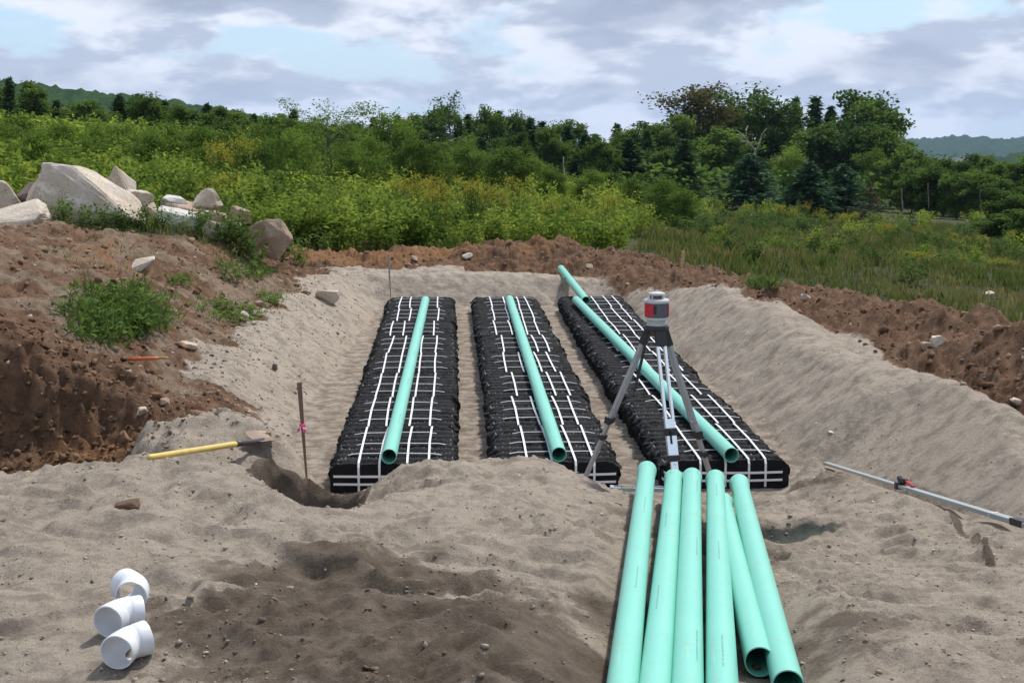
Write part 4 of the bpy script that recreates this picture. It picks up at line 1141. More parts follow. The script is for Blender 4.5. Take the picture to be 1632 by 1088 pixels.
loose(1475, 552, 20, 16, RK_RED, 'smaller brown stone of a pair in the brown berm', 35)
loose(1284, 474, 18, 12, RK_PALE, 'small pale stone near the top of the brown berm', 36)
loose(1462, 470, 14, 10, RK_RED, 'little stone on the crest of the brown berm', 37)
loose(745, 408, 18, 10, RK_PALE, 'small pale stone in the far soil berm', 38)
loose(660, 412, 14, 9, RK_RED, 'small brown stone in the orange soil', 39)
loose(940, 424, 14, 9, RK_PALE, 'little pale stone at the foot of the berm peak', 40)
loose(300, 550, 30, 10, RK_PALE, 'flat pale stone beyond the orange rod', 41)
loose(438, 585, 10, 12, RK_DARK, 'dark clod on the sand bank above the ribboned stake', 42, 'clod')
loose(418, 485, 26, 12, RK_RED, 'brown stone at the top of the stake-side sand bank', 43)
loose(1325, 690, 12, 8, RK_WHITE, 'small white stone at the foot of the far sand slope', 44)
loose(1575, 470, 20, 14, RK_PALE, 'pale stone embedded in the brown berm crest', 45)
loose(1618, 640, 18, 14, RK_PALE, 'round stone low in the brown berm side', 46)
loose(205, 803, 42, 12, DIRT, 'long lump of brown soil on the near sand', 47, 'clod')
loose(225, 655, 20, 14, RK_PALE, 'stone in the rubble of the pit edge', 48)
loose(262, 640, 18, 14, RK_RED, 'reddish stone in the rubble of the pit edge', 49)

# clods and gravel: uncountable, one sheet each
def scatter_stones(name, pts, sizes, mat, label, seed):
    r = np.random.default_rng(seed)
    bm = bmesh.new(); bmesh.ops.create_icosphere(bm, subdivisions=1, radius=1.0)
    bv = np.array([v.co for v in bm.verts]); bf = np.array([[v.index for v in f.verts] for f in bm.faces]); bm.free()
    n = len(pts); m = len(bv)
    sc = sizes[:, None, None] * r.uniform(.55, 1.25, (n, 1, 3))
    V = bv[None] * (1 + r.normal(0, .36, (n, m, 1))) * sc
    a = r.uniform(0, 6.28, n); ca, sa = np.cos(a)[:, None], np.sin(a)[:, None]
    V = np.stack([V[..., 0] * ca - V[..., 1] * sa, V[..., 0] * sa + V[..., 1] * ca, V[..., 2] * .75], 2) + pts[:, None]
    F = (bf[None] + (np.arange(n) * m)[:, None, None]).reshape(-1, 3)
    me = np_mesh(name, V.reshape(-1, 3), F, False, dict(tone=np.repeat(r.random(n), m)))
    o = link_mesh(name, me, mat); tag(o, label, kind='stuff'); return o
def tone_mat(name, stops, rough=.95):
    m, N, L_, P = new_mat(name); P.inputs['Roughness'].default_value = rough; P.inputs['Specular IOR Level'].default_value = .15
    a = N.new('ShaderNodeAttribute'); a.attribute_name = 'tone'; rp = N.new('ShaderNodeValToRGB'); e = rp.color_ramp.elements
    while len(e) < len(stops): e.new(.5)
    for el, (p_, c) in zip(e, stops): el.position = p_; el.color = (*c, 1)
    L_.new(a.outputs['Fac'], rp.inputs[0]); L_.new(rp.outputs[0], P.inputs['Base Color'])
    tc = N.new('ShaderNodeTexCoord'); n = N.new('ShaderNodeTexNoise'); n.inputs['Scale'].default_value = 60; n.inputs['Detail'].default_value = 5; L_.new(tc.outputs['Object'], n.inputs['Vector'])
    b = N.new('ShaderNodeBump'); b.inputs['Strength'].default_value = .7; b.inputs['Distance'].default_value = .012; L_.new(n.outputs['Fac'], b.inputs['Height']); L_.new(b.outputs[0], P.inputs['Normal'])
    return m
def sample_zone(n, x0, x1, y0, y1, fn, seed):
    r = np.random.default_rng(seed); x = r.uniform(x0, x1, n); y = np.exp(r.uniform(math.log(y0), math.log(y1), n))
    _, zn = terrain(x, y, False); br, da, og, cl, gr = zone_masks(x, y, zn)
    keep = r.random(n) < fn(x, y, br, da, og, gr, zn)
    return x[keep], y[keep]
x, y = sample_zone(21000, -6, 6, 7.4, 24.5, lambda x, y, br, da, og, gr, z: np.clip(br, 0, 1) * (1 - .7 * gr) * .75, 301)
s = np.random.default_rng(5).lognormal(math.log(.013), .60, len(x)).clip(.004, .055)
scatter_stones('soil_clods', np.stack([x, y, gz(x, y) + s * .15], 1), s, tone_mat('clods', [(0, (.095, .053, .032)), (.45, (.18, .105, .064)), (.8, (.25, .155, .095)), (.93, (.30, .22, .16)), (1, (.40, .34, .28))]), 'loose brown clods strewn over the soil berms', 6)
x, y = sample_zone(9000, -4.5, 5, 3.6, 21, lambda x, y, br, da, og, gr, z: (1 - np.clip(br, 0, 1)) * (.25 + .75 * ss(.05, .3, fbm(x, y, .8, 3, .5, 310))) * ((z['d'] > .05) | (z['wf'] > .3)), 302)
s = np.random.default_rng(8).lognormal(math.log(.0048), .45, len(x)).clip(.002, .018)
scatter_stones('gravel', np.stack([x, y, gz(x, y) + s * .2], 1), s, tone_mat('gravel', [(0, (.10, .08, .065)), (.4, (.24, .20, .16)), (.85, (.36, .31, .26)), (.96, (.5, .46, .42)), (1, (.75, .73, .7))]), 'small stones and crumbs scattered over the sand', 9)
x, y = sample_zone(15000, -3.4, 4.2, 3.7, 12, lambda x, y, br, da, og, gr, z: (1 - np.clip(br, 0, 1)) * z['wf'] * (.12 + .88 * ss(-.02, .32, fbm(x, y, .55, 4, .6, 320))), 303)
s = np.random.default_rng(18).lognormal(math.log(.0052), .45, len(x)).clip(.002, .016)
_, zn = terrain(x, y, False); dm = zone_masks(x, y, zn)[1]
o = scatter_stones('sand_crumbs', np.stack([x, y, gz(x, y) + s * .05], 1), s, tone_mat('sand_crumb', [(0, (.13, .098, .07)), (.35, (.25, .205, .16)), (1, (.40, .345, .28))]), 'crumbs of packed sand broken over the churned surface', 19)
tn0 = np.repeat(np.clip(.75 - .75 * dm + np.random.default_rng(20).normal(0, .15, len(x)), 0, 1), 12).astype(np.float32)
o.data.attributes['tone'].data.foreach_set('value', tn0)
x, y = sample_zone(15000, -4, -1.2, 8, 21, lambda x, y, br, da, og, gr, z: (z['d'] > .05) * (z['d'] < 1.2) * (x < 0) * .3 + (x < -1.8) * (1 - br) * .4, 304)
s = np.random.default_rng(28).lognormal(math.log(.0075), .5, len(x)).clip(.003, .03)
scatter_stones('bank_crumbs', np.stack([x, y, gz(x, y) + s * .05], 1), s, tone_mat('bank_crumb', [(0, (.10, .07, .05)), (.3, (.22, .175, .135)), (1, (.40, .35, .29))]), 'crumbs and small lumps rolled down the sandy bank', 29)
x, y = sample_zone(9000, -4.2, -1.7, 9.2, 10.9, lambda x, y, br, da, og, gr, z: np.clip(z['pm'] * 1.5 + z['lip'], 0, 1) * .35, 305)
s = np.random.default_rng(38).lognormal(math.log(.011), .55, len(x)).clip(.004, .036)
scatter_stones('pit_rubble', np.stack([x, y, gz(x, y) + s * .05], 1), s, tone_mat('pit_rubble', [(0, (.05, .03, .02)), (.4, (.11, .066, .04)), (.85, (.19, .11, .058)), (1, (.26, .19, .13))]), 'rough broken earth clinging to the cut face of the pit', 39)

HAZE = 0.9e-4
# ================================================================== vegetation
def leaf_quads(C, size, r, elong=.5, up=.35, droop=0.0, D=None):
    """one folded quad per leaf. C (n,3) centres, size (n,) lengths; D optional axis directions"""
    n = len(C)
    if D is None:
        D = r.normal(size=(n, 3)); D[:, 2] = D[:, 2] * .6 - droop
    D = D / (np.linalg.norm(D, axis=1, keepdims=True) + 1e-9)
    Nn = r.normal(size=(n, 3)); Nn[:, 2] = np.abs(Nn[:, 2]) + up * 2
    B = np.cross(D, Nn); B /= (np.linalg.norm(B, axis=1, keepdims=True) + 1e-9)
    Nn = np.cross(B, D)
    s = size[:, None]; w = s * elong * .5
    V = np.stack([C - D * s * .5, C - B * w + Nn * s * .07 - D * s * .05, C + D * s * .5 - Nn * s * .05, C + B * w + Nn * s * .07 - D * s * .05], 1)
    F = np.arange(n * 4).reshape(n, 4)
    return V.reshape(-1, 3), F
def shrub_arrays(seed, h=1.0, spread=.55, nleaf=500, leaf=.085, stems=9, base=.15, elong=.5):
    r = np.random.default_rng(seed)
    P = []; T = []
    a = r.uniform(0, 6.28, stems); lean = r.uniform(.15, 1.0, stems) * spread; ht = h * r.uniform(.55, 1.05, stems)
    per = nleaf // stems
    for k in range(stems):
        t = base + (1 - base) * r.random(per) ** .75
        ax = np.stack([np.cos(a[k]) * lean[k] * t ** 1.3, np.sin(a[k]) * lean[k] * t ** 1.3, ht[k] * t], 1)
        ax += r.normal(size=(per, 3)) * np.array([.115, .115, .07]) * h * (1.25 - .75 * t[:, None])
        P.append(ax); T.append(np.clip(r.normal(.5, .16) + r.normal(0, .14, per), 0, 1))
    C = np.concatenate(P); T = np.concatenate(T); C[:, 2] = np.maximum(C[:, 2], .03)
    V, F = leaf_quads(C, leaf * r.uniform(.6, 1.25, len(C)), r, elong, .5)
    for k in range(stems):                                        # thin stems tie the leaves to the root
        t = np.linspace(0, 1, 5); c = np.stack([np.cos(a[k]) * lean[k] * t ** 1.3, np.sin(a[k]) * lean[k] * t ** 1.3, ht[k] * t], 1)
        w = (.006 * h * (1.1 - t))[:, None] * np.array([[-math.sin(a[k]), math.cos(a[k]), 0]])
        q = np.concatenate([c - w, c + w]); o_ = len(V); i = np.arange(4)
        V = np.concatenate([V, q]); F = np.concatenate([F, np.stack([i, i + 1, i + 6, i + 5], 1) + o_])
    return V, F, np.concatenate([np.repeat(T, 4), np.full(10 * stems, .15)])
def merge_instances(protos, which, xyz, rot, sc, tone_shift):
    VV, FF, TT, off = [], [], [], 0
    for i in range(len(which)):
        V, F, T = protos[which[i]]
        c, s = math.cos(rot[i]), math.sin(rot[i])
        q = np.empty_like(V); q[:, 0] = (V[:, 0] * c - V[:, 1] * s) * sc[i][0]; q[:, 1] = (V[:, 0] * s + V[:, 1] * c) * sc[i][0]; q[:, 2] = V[:, 2] * sc[i][1]
        VV.append(q + xyz[i]); FF.append(F + off); TT.append(np.clip(T + tone_shift[i], 0, 1)); off += len(V)
    return np.concatenate(VV), np.concatenate(FF), np.concatenate(TT)
BRUSH = leaf_mat('brush_leaves', (.050, .104, .015), (.245, .325, .046), .47)
WEED = leaf_mat('weed_leaves', (.035, .080, .018), (.15, .225, .050), .42)
GRASSM = leaf_mat('grass_blades', (.060, .100, .020), (.24, .205, .080), .4)
TREE_D = leaf_mat('hardwood_leaves', (.030, .070, .012), (.135, .220, .036), .40)
TREE_L = leaf_mat('young_tree_leaves', (.040, .090, .014), (.165, .260, .038), .42)
TREE_R = leaf_mat('reddish_leaves', (.034, .048, .013), (.135, .120, .036), .32)
CONIF = leaf_mat('conifer_needles', (.028, .070, .018), (.092, .170, .044), .30)
PINE = leaf_mat('pine_needles', (.022, .066, .030), (.085, .165, .075), .25)
BROWNN = leaf_mat('dead_needles', (.05, .035, .022), (.12, .085, .05), .15)
BARK = plain('bark', (.105, .085, .068), .95, 0, .35, 6, .8, 14, .1)
BARK_G = plain('grey_bark', (.14, .12, .10), .95, 0, .3, 4, .6, 10, .1)
BARK_P = plain('pale_bark', (.32, .29, .25), .9, 0, .25, 3, .6, 10, .1)

# ---- field brush (uncountable thicket)
rv = np.random.default_rng(77)
prot_n = [shrub_arrays(200 + i, 1.0, .55, 400, .100, 9) for i in range(5)]
prot_f = [shrub_arrays(220 + i, 1.0, .55, 270, .098, 8, .12, .6) for i in range(5)]
def wedge(n, y0, y1, az0, az1, r):
    y = np.sqrt(r.uniform(y0 * y0, y1 * y1, n)); az = r.uniform(az0, az1, n)
    return az * y, y
def brush_h(az, y):
    h = np.interp(az, [-.4, -.25, -.12, 0, .12, .22, .42], [1.15, 1.02, .90, .70, .64, .50, .5])
    return h * (1 + .55 * ss(30, 60, y))
def brush(name, protos, n, y0, y1, r, label, dens):
    x, y = wedge(n, y0, y1, -.44, .46, r); az = x / y
    _, zn = terrain(x, y, False)
    ok = (r.random(n) < dens(az, y, x)) & ((zn['bd'] > .85) | (y > 24.5))
    x, y, az = x[ok], y[ok], az[ok]; k = len(x)
    hh = brush_h(az, y) * np.clip(r.lognormal(0, .26, k), .5, 1.35)
    ts = .20 * fbm(x, y, 5.0, 3, .5, 401) + r.normal(0, .15, k) + .10 * ss(-.1, .1, az) * (1 - ss(.12, .2, az))
    V, F, T = merge_instances(protos, r.integers(0, len(protos), k), np.stack([x, y, gz(x, y) - .03], 1), r.uniform(0, 6.28, k), np.stack([hh * r.uniform(.9, 1.25, k), hh], 1), ts)
    me = np_mesh(name, V, F, False, dict(tone=T)); me.materials.append(BRUSH)
    o = link_mesh(name, me, BRUSH); tag(o, label, kind='stuff'); print(name, k, len(F)); return o
clear = lambda az, y, x: 1 - .93 * ss(.115, .155, az + .03 * perlin(x * .3, y * .3, 402)) * (1 - ss(62, 80, y))
brush('brush_thicket', prot_n, 575, 23.2, 34, rv, 'bright green leafy brush covering the field behind the berm', clear)
# low bushes dotted over the meadow
def dotted(n, r):
    x, y = wedge(n, 15, 70, .12, .46, r); _, zn = terrain(x, y, False); ok = (zn['bd'] > 1.2) & (zn['bs'] < 0) & (r.random(n) < .25 + .75 * ss(-.05, .25, fbm(x, y, 7, 3, .5, 430)))
    return x[ok], y[ok]
x, y = dotted(380, rv); k = len(x); hh = rv.uniform(.25, .6, k) * (1 + .5 * ss(30, 60, y))
V, F, T = merge_instances(prot_f, rv.integers(0, 5, k), np.stack([x, y, gz(x, y) - .03], 1), rv.uniform(0, 6.28, k), np.stack([hh * 1.3, hh], 1), rv.normal(-.08, .2, k))
me = np_mesh('meadow_bushes', V, F, False, dict(tone=T)); tag(link_mesh('meadow_bushes', me, WEED), 'low leafy growth dotted through the meadow grass', kind='stuff')
# dark undergrowth below the trees
x, y = wedge(520, 96, 150, -.44, .46, rv); k = len(x); hh = rv.uniform(1.6, 3.0, k)
V, F, T = merge_instances([shrub_arrays(240 + i, 1.0, .7, 110, .16, 7, .05, .7) for i in range(3)], rv.integers(0, 3, k), np.stack([x, y, gz(x, y) - .1], 1), rv.uniform(0, 6.28, k), np.stack([hh * 1.2, hh], 1), rv.normal(-.1, .12, k))
me = np_mesh('undergrowth', V, F, False, dict(tone=T)); tag(link_mesh('undergrowth', me, TREE_D), 'dark undergrowth filling the woods below the trees', kind='stuff')
brush('far_brush', prot_f, 940, 33.5, 74, rv, 'green brush spreading over the field towards the trees', clear)

# ---- meadow grass and weeds as blade tufts
def blades(name, x, y, h, w, n_per, mat, label, r, tone=0.5, tvar=.2, flower=None, lean=.45):
    k = len(x); X = np.repeat(x, n_per) + r.normal(0, .07, k * n_per); Y = np.repeat(y, n_per) + r.normal(0, .07, k * n_per); H = np.repeat(h, n_per) * r.uniform(.5, 1.15, k * n_per)
    a = r.uniform(0, 6.28, k * n_per); l = r.uniform(.1, 1, k * n_per) * lean * H
    Z = gz(X, Y) - .02; wv = w * r.uniform(.6, 1.3, k * n_per); b = r.uniform(0, 6.28, k * n_per)
    dx, dy = np.cos(a) * l, np.sin(a) * l; wx, wy = np.cos(b) * wv, np.sin(b) * wv
    V = np.stack([np.stack([X - wx, Y - wy, Z], 1), np.stack([X + wx, Y + wy, Z], 1), np.stack([X + dx * .4 + wx * .8, Y + dy * .4 + wy * .8, Z + H * .6], 1), np.stack([X + dx, Y + dy, Z + H * .92], 1)], 1)
    F = np.arange(k * n_per * 4).reshape(-1, 4)
    T = np.repeat(np.clip(np.repeat(np.broadcast_to(tone, (k,)), n_per) + r.normal(0, tvar, k * n_per), 0, 1), 4)
    me = np_mesh(name, V.reshape(-1, 3), F, False, dict(tone=T)); o = link_mesh(name, me, mat); tag(o, label, kind='stuff'); return o
x, y = wedge(24000, 11, 75, .06, .46, rv); keep = rv.random(len(x)) < np.minimum(1, 26 / y) * ((clear(x / y, y, x) < .75) | (y < 22))
_, zn = terrain(x, y, False); keep &= (zn['bd'] > .75) & (zn['bs'] < 0) & (x > 3.5); x, y = x[keep], y[keep]
blades('meadow_grass', x, y, .12 + .18 * np.clip(fbm(x, y, 3, 3, .5, 410) + .3, 0, 1) + .08 * ss(18, 30, y), .013, 8, GRASSM, 'tall tan and green meadow grass on the slope', rv, .36 + .7 * fbm(x, y, 3.5, 3, .5, 411), .20)
def cells(n, x0, x1, y0, y1, fn, r):
    x = r.uniform(x0, x1, n); y = r.uniform(y0, y1, n); k = r.random(n) < fn(x, y); return x[k], y[k]
x, y = cells(5200, -8, 1.5, 17.0, 24.5, lambda x, y: np.maximum(ss(17.6, 18.8, y + .8 * fbm(x, y, 1.1, 3, .5, 420)) * ss(-2.7, -3.3, x + .4 * fbm(x, y, 1, 3, .5, 421)), ss(22.9, 23.5, y)) * .9, rv)
blades('edge_grass', x, y, np.where(y < 21, .16, .28) * rv.uniform(.5, 1.3, len(x)), .009, 8, GRASSM, 'rough grass round the boulders and along the field edge', rv, .30, .2)
x, y = cells(900, -4.6, -1.9, 13.5, 19.2, lambda x, y: ss(.10, .3, fbm(x, y, .8, 3, .55, 422)) * .8, rv)
blades('dirt_grass', x, y, np.full(len(x), .07), .006, 7, GRASSM, 'sparse short grass growing on the trampled dirt', rv, .35, .2)

# ---- goldenrod: yellow flowering clumps
def flower_mesh(seed, n=60, h=.75):
    r = np.random.default_rng(seed); st = 9; Vs, Fs, Ts, Ls, off = [], [], [], [], 0
    for k in range(st):
        a = r.uniform(0, 6.28); sp = r.uniform(.05, .30); hh = h * r.uniform(.75, 1.1)
        t = r.random(26); C = np.stack([np.cos(a) * sp * t, np.sin(a) * sp * t, hh * t], 1) + r.normal(0, .03, (26, 3))
        V, F = leaf_quads(C, .085 * r.uniform(.6, 1.2, 26), r, .28, .4)
        Vs.append(V); Fs.append(F + off); off += len(V); Ts.append(np.full(len(V), r.uniform(.2, .6))); Ls.append(np.zeros(len(V)))
        C = np.array([np.cos(a) * sp, np.sin(a) * sp, hh]) + r.normal(0, 1, (26, 3)) * np.array([.05, .05, .045])
        V, F = leaf_quads(C, np.full(26, .036), r, .8, .4)
        Vs.append(V); Fs.append(F + off); off += len(V); Ts.append(np.full(len(V), .5)); Ls.append(np.full(len(V), .75))
        t = np.linspace(0, 1, 4); c = np.stack([np.cos(a) * sp * t, np.sin(a) * sp * t, hh * t], 1); w = np.array([[-math.sin(a) * .006, math.cos(a) * .006, 0]])
        V = np.concatenate([c - w, c + w]); i = np.arange(3); Vs.append(V); Fs.append(np.stack([i, i + 1, i + 5, i + 4], 1) + off); off += 8; Ts.append(np.full(8, .2)); Ls.append(np.zeros(8))
    me = np_mesh('goldenrod', np.concatenate(Vs), np.concatenate(Fs), False, dict(tone=np.concatenate(Ts), flower=np.concatenate(Ls)))
    me.materials.append(WEED); return me
GOLD = [flower_mesh(500 + i) for i in range(3)]
gi = 0
def goldenrod(px, py, Y, s=1.0):
    global gi
    p_ = atY(px, py, Y); x, y = p_.x, Y
    o = bpy.data.objects.new('goldenrod', GOLD[gi % 3]); gi += 1; COL.objects.link(o)
    g = float(gz(x, y)); top = max(.35, min(p_.z - g, 1.9))
    o.location = (x, y, g - .02); o.scale = (s * max(.8, top), s * max(.8, top), top / .75); o.rotation_euler = (0, 0, gi * 1.9)
    tag(o, 'clump of yellow goldenrod flowering among the brush', 'goldenrod', 'goldenrod clumps in the field')
rg_ = random.Random(3)
for (px, py, Y, n, sx_, sy_) in ((335, 232, 33, 4, 26, 8), (690, 292, 31, 6, 30, 7), (780, 302, 29, 8, 42, 9), (370, 285, 27, 3, 16, 5), (1200, 330, 62, 6, 45, 5), (1345, 343, 58, 8, 22, 4), (1260, 335, 60, 5, 40, 5),
                                  (1450, 362, 46, 6, 40, 8), (1310, 380, 38, 4, 30, 8), (1500, 410, 34, 4, 50, 12), (1590, 440, 30, 5, 40, 12), (1480, 455, 26, 3, 40, 10), (880, 330, 28, 3, 40, 8), (1560, 375, 44, 5, 40, 8)):
    for k in range(n): goldenrod(px + rg_.gauss(0, sx_), py + rg_.gauss(0, sy_ * .6), Y + rg_.gauss(0, 1.2))

# ---- leafy weeds as single plants round the boulders, on the pit edge
def plant_mesh(seed, stems, h, leaf, nl, elong=.42, mat=None, spread=.4):
    V, F, T = shrub_arrays(seed, h, spread, nl, leaf, stems, .05, elong)
    me = np_mesh('plant', V, F, False, dict(tone=T)); me.materials.append(mat or WEED); return me
WP = [plant_mesh(600 + i, 6, .6, .095, 190) for i in range(4)]
def tall_weed_mesh(seed, h=1.0):
    r = np.random.default_rng(seed); n = 70; t = np.linspace(.08, 1, n); a = np.arange(n) * 2.4
    C = np.stack([np.cos(a) * .07 * (1.1 - t), np.sin(a) * .07 * (1.1 - t), h * t], 1) + r.normal(0, .012, (n, 3))
    D = np.stack([np.cos(a), np.sin(a), .35 - .5 * (1 - t)], 1)
    V, F = leaf_quads(C + D * .05, .15 * (1.15 - .7 * t), r, .26, .7, 0, D)
    q = np.array([[-.008, 0, 0], [.008, 0, 0], [.004, 0, h], [-.004, 0, h]]); F = np.concatenate([F, [[len(V), len(V) + 1, len(V) + 2, len(V) + 3]]]); V = np.concatenate([V, q])
    me = np_mesh('tall_weed', V, F, False, dict(tone=np.concatenate([np.repeat(np.clip(r.normal(.5, .15, n), 0, 1), 4), np.full(4, .3)]))); me.materials.append(WEED); return me
TW = [tall_weed_mesh(620 + i) for i in range(3)]
def put(mesh, name, px, py, Y, s, label, cat, group, rot=None, hpx=None):
    """base at the pixel's ground point when Y is None; height in photo pixels when hpx given"""
    p_ = hit(px, py, 8.0) if Y is None else atY(px, py, Y)
    o = bpy.data.objects.new(name, mesh); COL.objects.link(o)
    if hpx: s = hpx * p_.y / FPX / .6
    o.location = (p_.x, p_.y, float(gz(p_.x, p_.y)) - .01); o.scale = (s, s, s); o.rotation_euler = (0, 0, random.uniform(0, 6.28) if rot is None else rot)
    tag(o, label, cat, group); return o
wr = random.Random(12)
for (px, py, Y, hp) in ((110, 372, 17.9, 60), (95, 352, 17.9, 55), (150, 380, 17.8, 55), (170, 388, 17.7, 48), (200, 385, 18.0, 55), (225, 375, 18.2, 62), (245, 380, 18.3, 58), (130, 392, 17.5, 40), (290, 388, 18.3, 50), (265, 392, 18.2, 46), (315, 395, 18.4, 58),
                        (345, 392, 18.6, 60), (360, 378, 18.9, 75), (380, 385, 18.9, 85), (395, 392, 18.9, 70), (330, 372, 18.9, 60), (410, 398, 19.0, 62), (380, 350, 20.3, 85), (420, 360, 20.6, 75), (300, 350, 20.4, 60), (240, 330, 20.4, 60), (360, 320, 20.8, 70), (450, 375, 20.9, 70), (480, 385, 21.2, 60), (520, 392, 22.9, 50)):
    put(WP[wr.randrange(4)], 'weed', px, py, Y, 1, 'leafy green weed growing round the boulder pile', 'weed', 'weeds round the boulders', hpx=hp * .82)
for (px, py, Y, hp) in ((102, 372, 17.7, 62), (160, 378, 17.7, 46), (178, 384, 17.6, 40), (372, 392, 18.7, 82), (388, 380, 19.0, 88), (400, 396, 18.7, 66), (352, 385, 18.8, 55), (275, 378, 18.6, 48)):
    put(TW[wr.randrange(3)], 'tall_weed', px, py, Y, 1, 'tall single-stemmed weed with narrow leaves before the boulders', 'weed', 'tall weeds round the boulders', hpx=hp * .6)
# grass clump sprawling over the pit edge: one rooted mat of blades and leaves
def clump(name, px0, px1, py0, py1, n, h, label, seed, leafy=.4):
    r = np.random.default_rng(seed); Cs = []
    for _ in range(n):
        u, v = r.normal(0, .42, 2)
        if u * u + v * v > 1: continue
        p_ = hit((px0 + px1) / 2 + u * (px1 - px0) / 2, (py0 + py1) / 2 + v * (py1 - py0) / 2, 8.5, 30); Cs.append(p_)
    C = np.array([tuple(c) for c in Cs]); m = len(C); c0 = C.mean(0); c0[2] = float(gz(c0[0], c0[1]))
    e = empty(name, c0); tag(e, label, 'grass clump')
    P = np.repeat(C, 12, 0) - c0; k = len(P); P = P + r.normal(0, .05, (k, 3)) * np.array([1, 1, .3]) + np.array([0, 0, .02])
    D = r.normal(size=(k, 3)); D[:, 2] = np.abs(D[:, 2]) * .9 + .25; D[:, 0] += .3; D[:, 1] -= .35
    V, F = leaf_quads(P + D / np.linalg.norm(D, axis=1, keepdims=True) * h * .45, h * r.uniform(.6, 1.3, k), r, .07, .2, 0, D)
    T = np.repeat(np.clip(r.normal(.42, .2, k), 0, 1), 4)
    o = np_mesh('grass_blades', V, F, False, dict(tone=T)); link_mesh('grass_blades', o, WEED, e)['kind'] = 'stuff'
    P = np.repeat(C, 4, 0) - c0; k = int(len(P) * leafy); P = P[r.permutation(len(P))[:k]] + r.normal(0, .06, (k, 3)) * np.array([1, 1, .4]) + np.array([0, 0, h * .55])
    V, F = leaf_quads(P, .085 * r.uniform(.6, 1.3, k), r, .55, .8)
    o = np_mesh('broad_leaves', V, F, False, dict(tone=np.repeat(np.clip(r.normal(.5, .2, k), 0, 1), 4))); link_mesh('broad_leaves', o, WEED, e)['kind'] = 'stuff'
clump('grass_clump', 88, 285, 452, 560, 260, .17, 'big dark green clump of grass and weeds hanging over the pit edge', 31, .6)
clump('grass_clump', 305, 425, 478, 530, 45, .09, 'small low tuft of weeds beside the round tan stone', 32, .8)
clump('grass_clump', 265, 305, 440, 462, 16, .08, 'tiny weed tuft on the orange dirt', 33, .8)
clump('grass_clump', 405, 455, 470, 496, 18, .10, 'small weed tuft at the top of the sand bank', 34, .8)
clump('grass_clump', 330, 450, 420, 455, 40, .14, 'low weeds on the dirt below the reddish boulder', 35, .6)
clump('grass_clump', 1170, 1260, 448, 470, 20, .2, 'grass tuft on the outer side of the brown berm', 36, .3)

# ---- trees
def limbs(r, h, n, spread, z0=.30):
    out = []
    for k in range(n):
        a = k * 2.4 + r.uniform(-.4, .4); t = z0 + (1 - z0) * .75 * (k + .5) / n
        s = np.array([0, 0, h * t]); ln = h * spread * r.uniform(.7, 1.15) * (1.15 - .6 * abs(t - .55) * 1.6)
        e = s + np.array([math.cos(a) * ln, math.sin(a) * ln, ln * r.uniform(.25, .8)]); out.append((s, e))
    return out
def wood_mesh(name, h, lim, r0, mat, top=.85, wig=0.02):
    bm = bmesh.new(); r = random.Random(int(h * 1000) + len(lim))
    pts = [Vector((r.uniform(-wig, wig) * h * (k > 0), r.uniform(-wig, wig) * h * (k > 0), h * top * k / 5)) for k in range(6)]
    tube(bm, pts, [r0 * (1 - .16 * k) for k in range(6)], 8)
    for s, e in lim:
        s, e = Vector(s), Vector(e); m_ = (s + e) / 2 + Vector((0, 0, -.03 * h)); fr = 1 - s.z / h
        tube(bm, [s, m_, e], [r0 * .45 * fr + .01, r0 * .28 * fr + .008, .008], 5)
    me = bpy.data.meshes.new(name); bm.to_mesh(me); bm.free(); me.materials.append(mat); me.shade_smooth(); return me
def hardwood(seed, mat, h=8.0, n=15, spread=.25, leaf=.33, per=520, z0=.10, clump=.070, bark=None, top=.85):
    r = np.random.default_rng(seed); lim = limbs(r, h, n, spread, z0); Cs, Ts = [], []
    ends = [(s, e) for s, e in lim] + [(np.array([0, 0, h * .7]), np.array([r.normal(0, .1), r.normal(0, .1), h * .93]))]
    for s, e in ends:
        for q in range(5):
            t = r.uniform(.45, 1.08); c = s + (e - s) * t + r.normal(0, .032, 3) * h
            k = int(per / 5 * r.uniform(.5, 1.5)); tn = r.normal(.45, .16)
            Cs.append(c + np.clip(r.normal(0, 1, (k, 3)), -1.7, 1.7) * np.array([1, 1, .62]) * clump * h * r.uniform(.6, 1.2)); Ts.append(np.clip(tn + r.normal(0, .12, k), 0, 1))
    C = np.concatenate(Cs); T = np.concatenate(Ts); C[:, 2] = np.maximum(C[:, 2], h * .10)
    V, F = leaf_quads(C, leaf * r.uniform(.6, 1.3, len(C)), r, .7, .4)
    cm = np_mesh('crown', V, F, False, dict(tone=np.repeat(T, 4))); cm.materials.append(mat)
    return wood_mesh('trunk', h, lim, h * .017, bark or BARK, top), cm, float(np.percentile(C[:, 2], 99.6)), np.percentile(np.abs(C[:, 0]), 97)
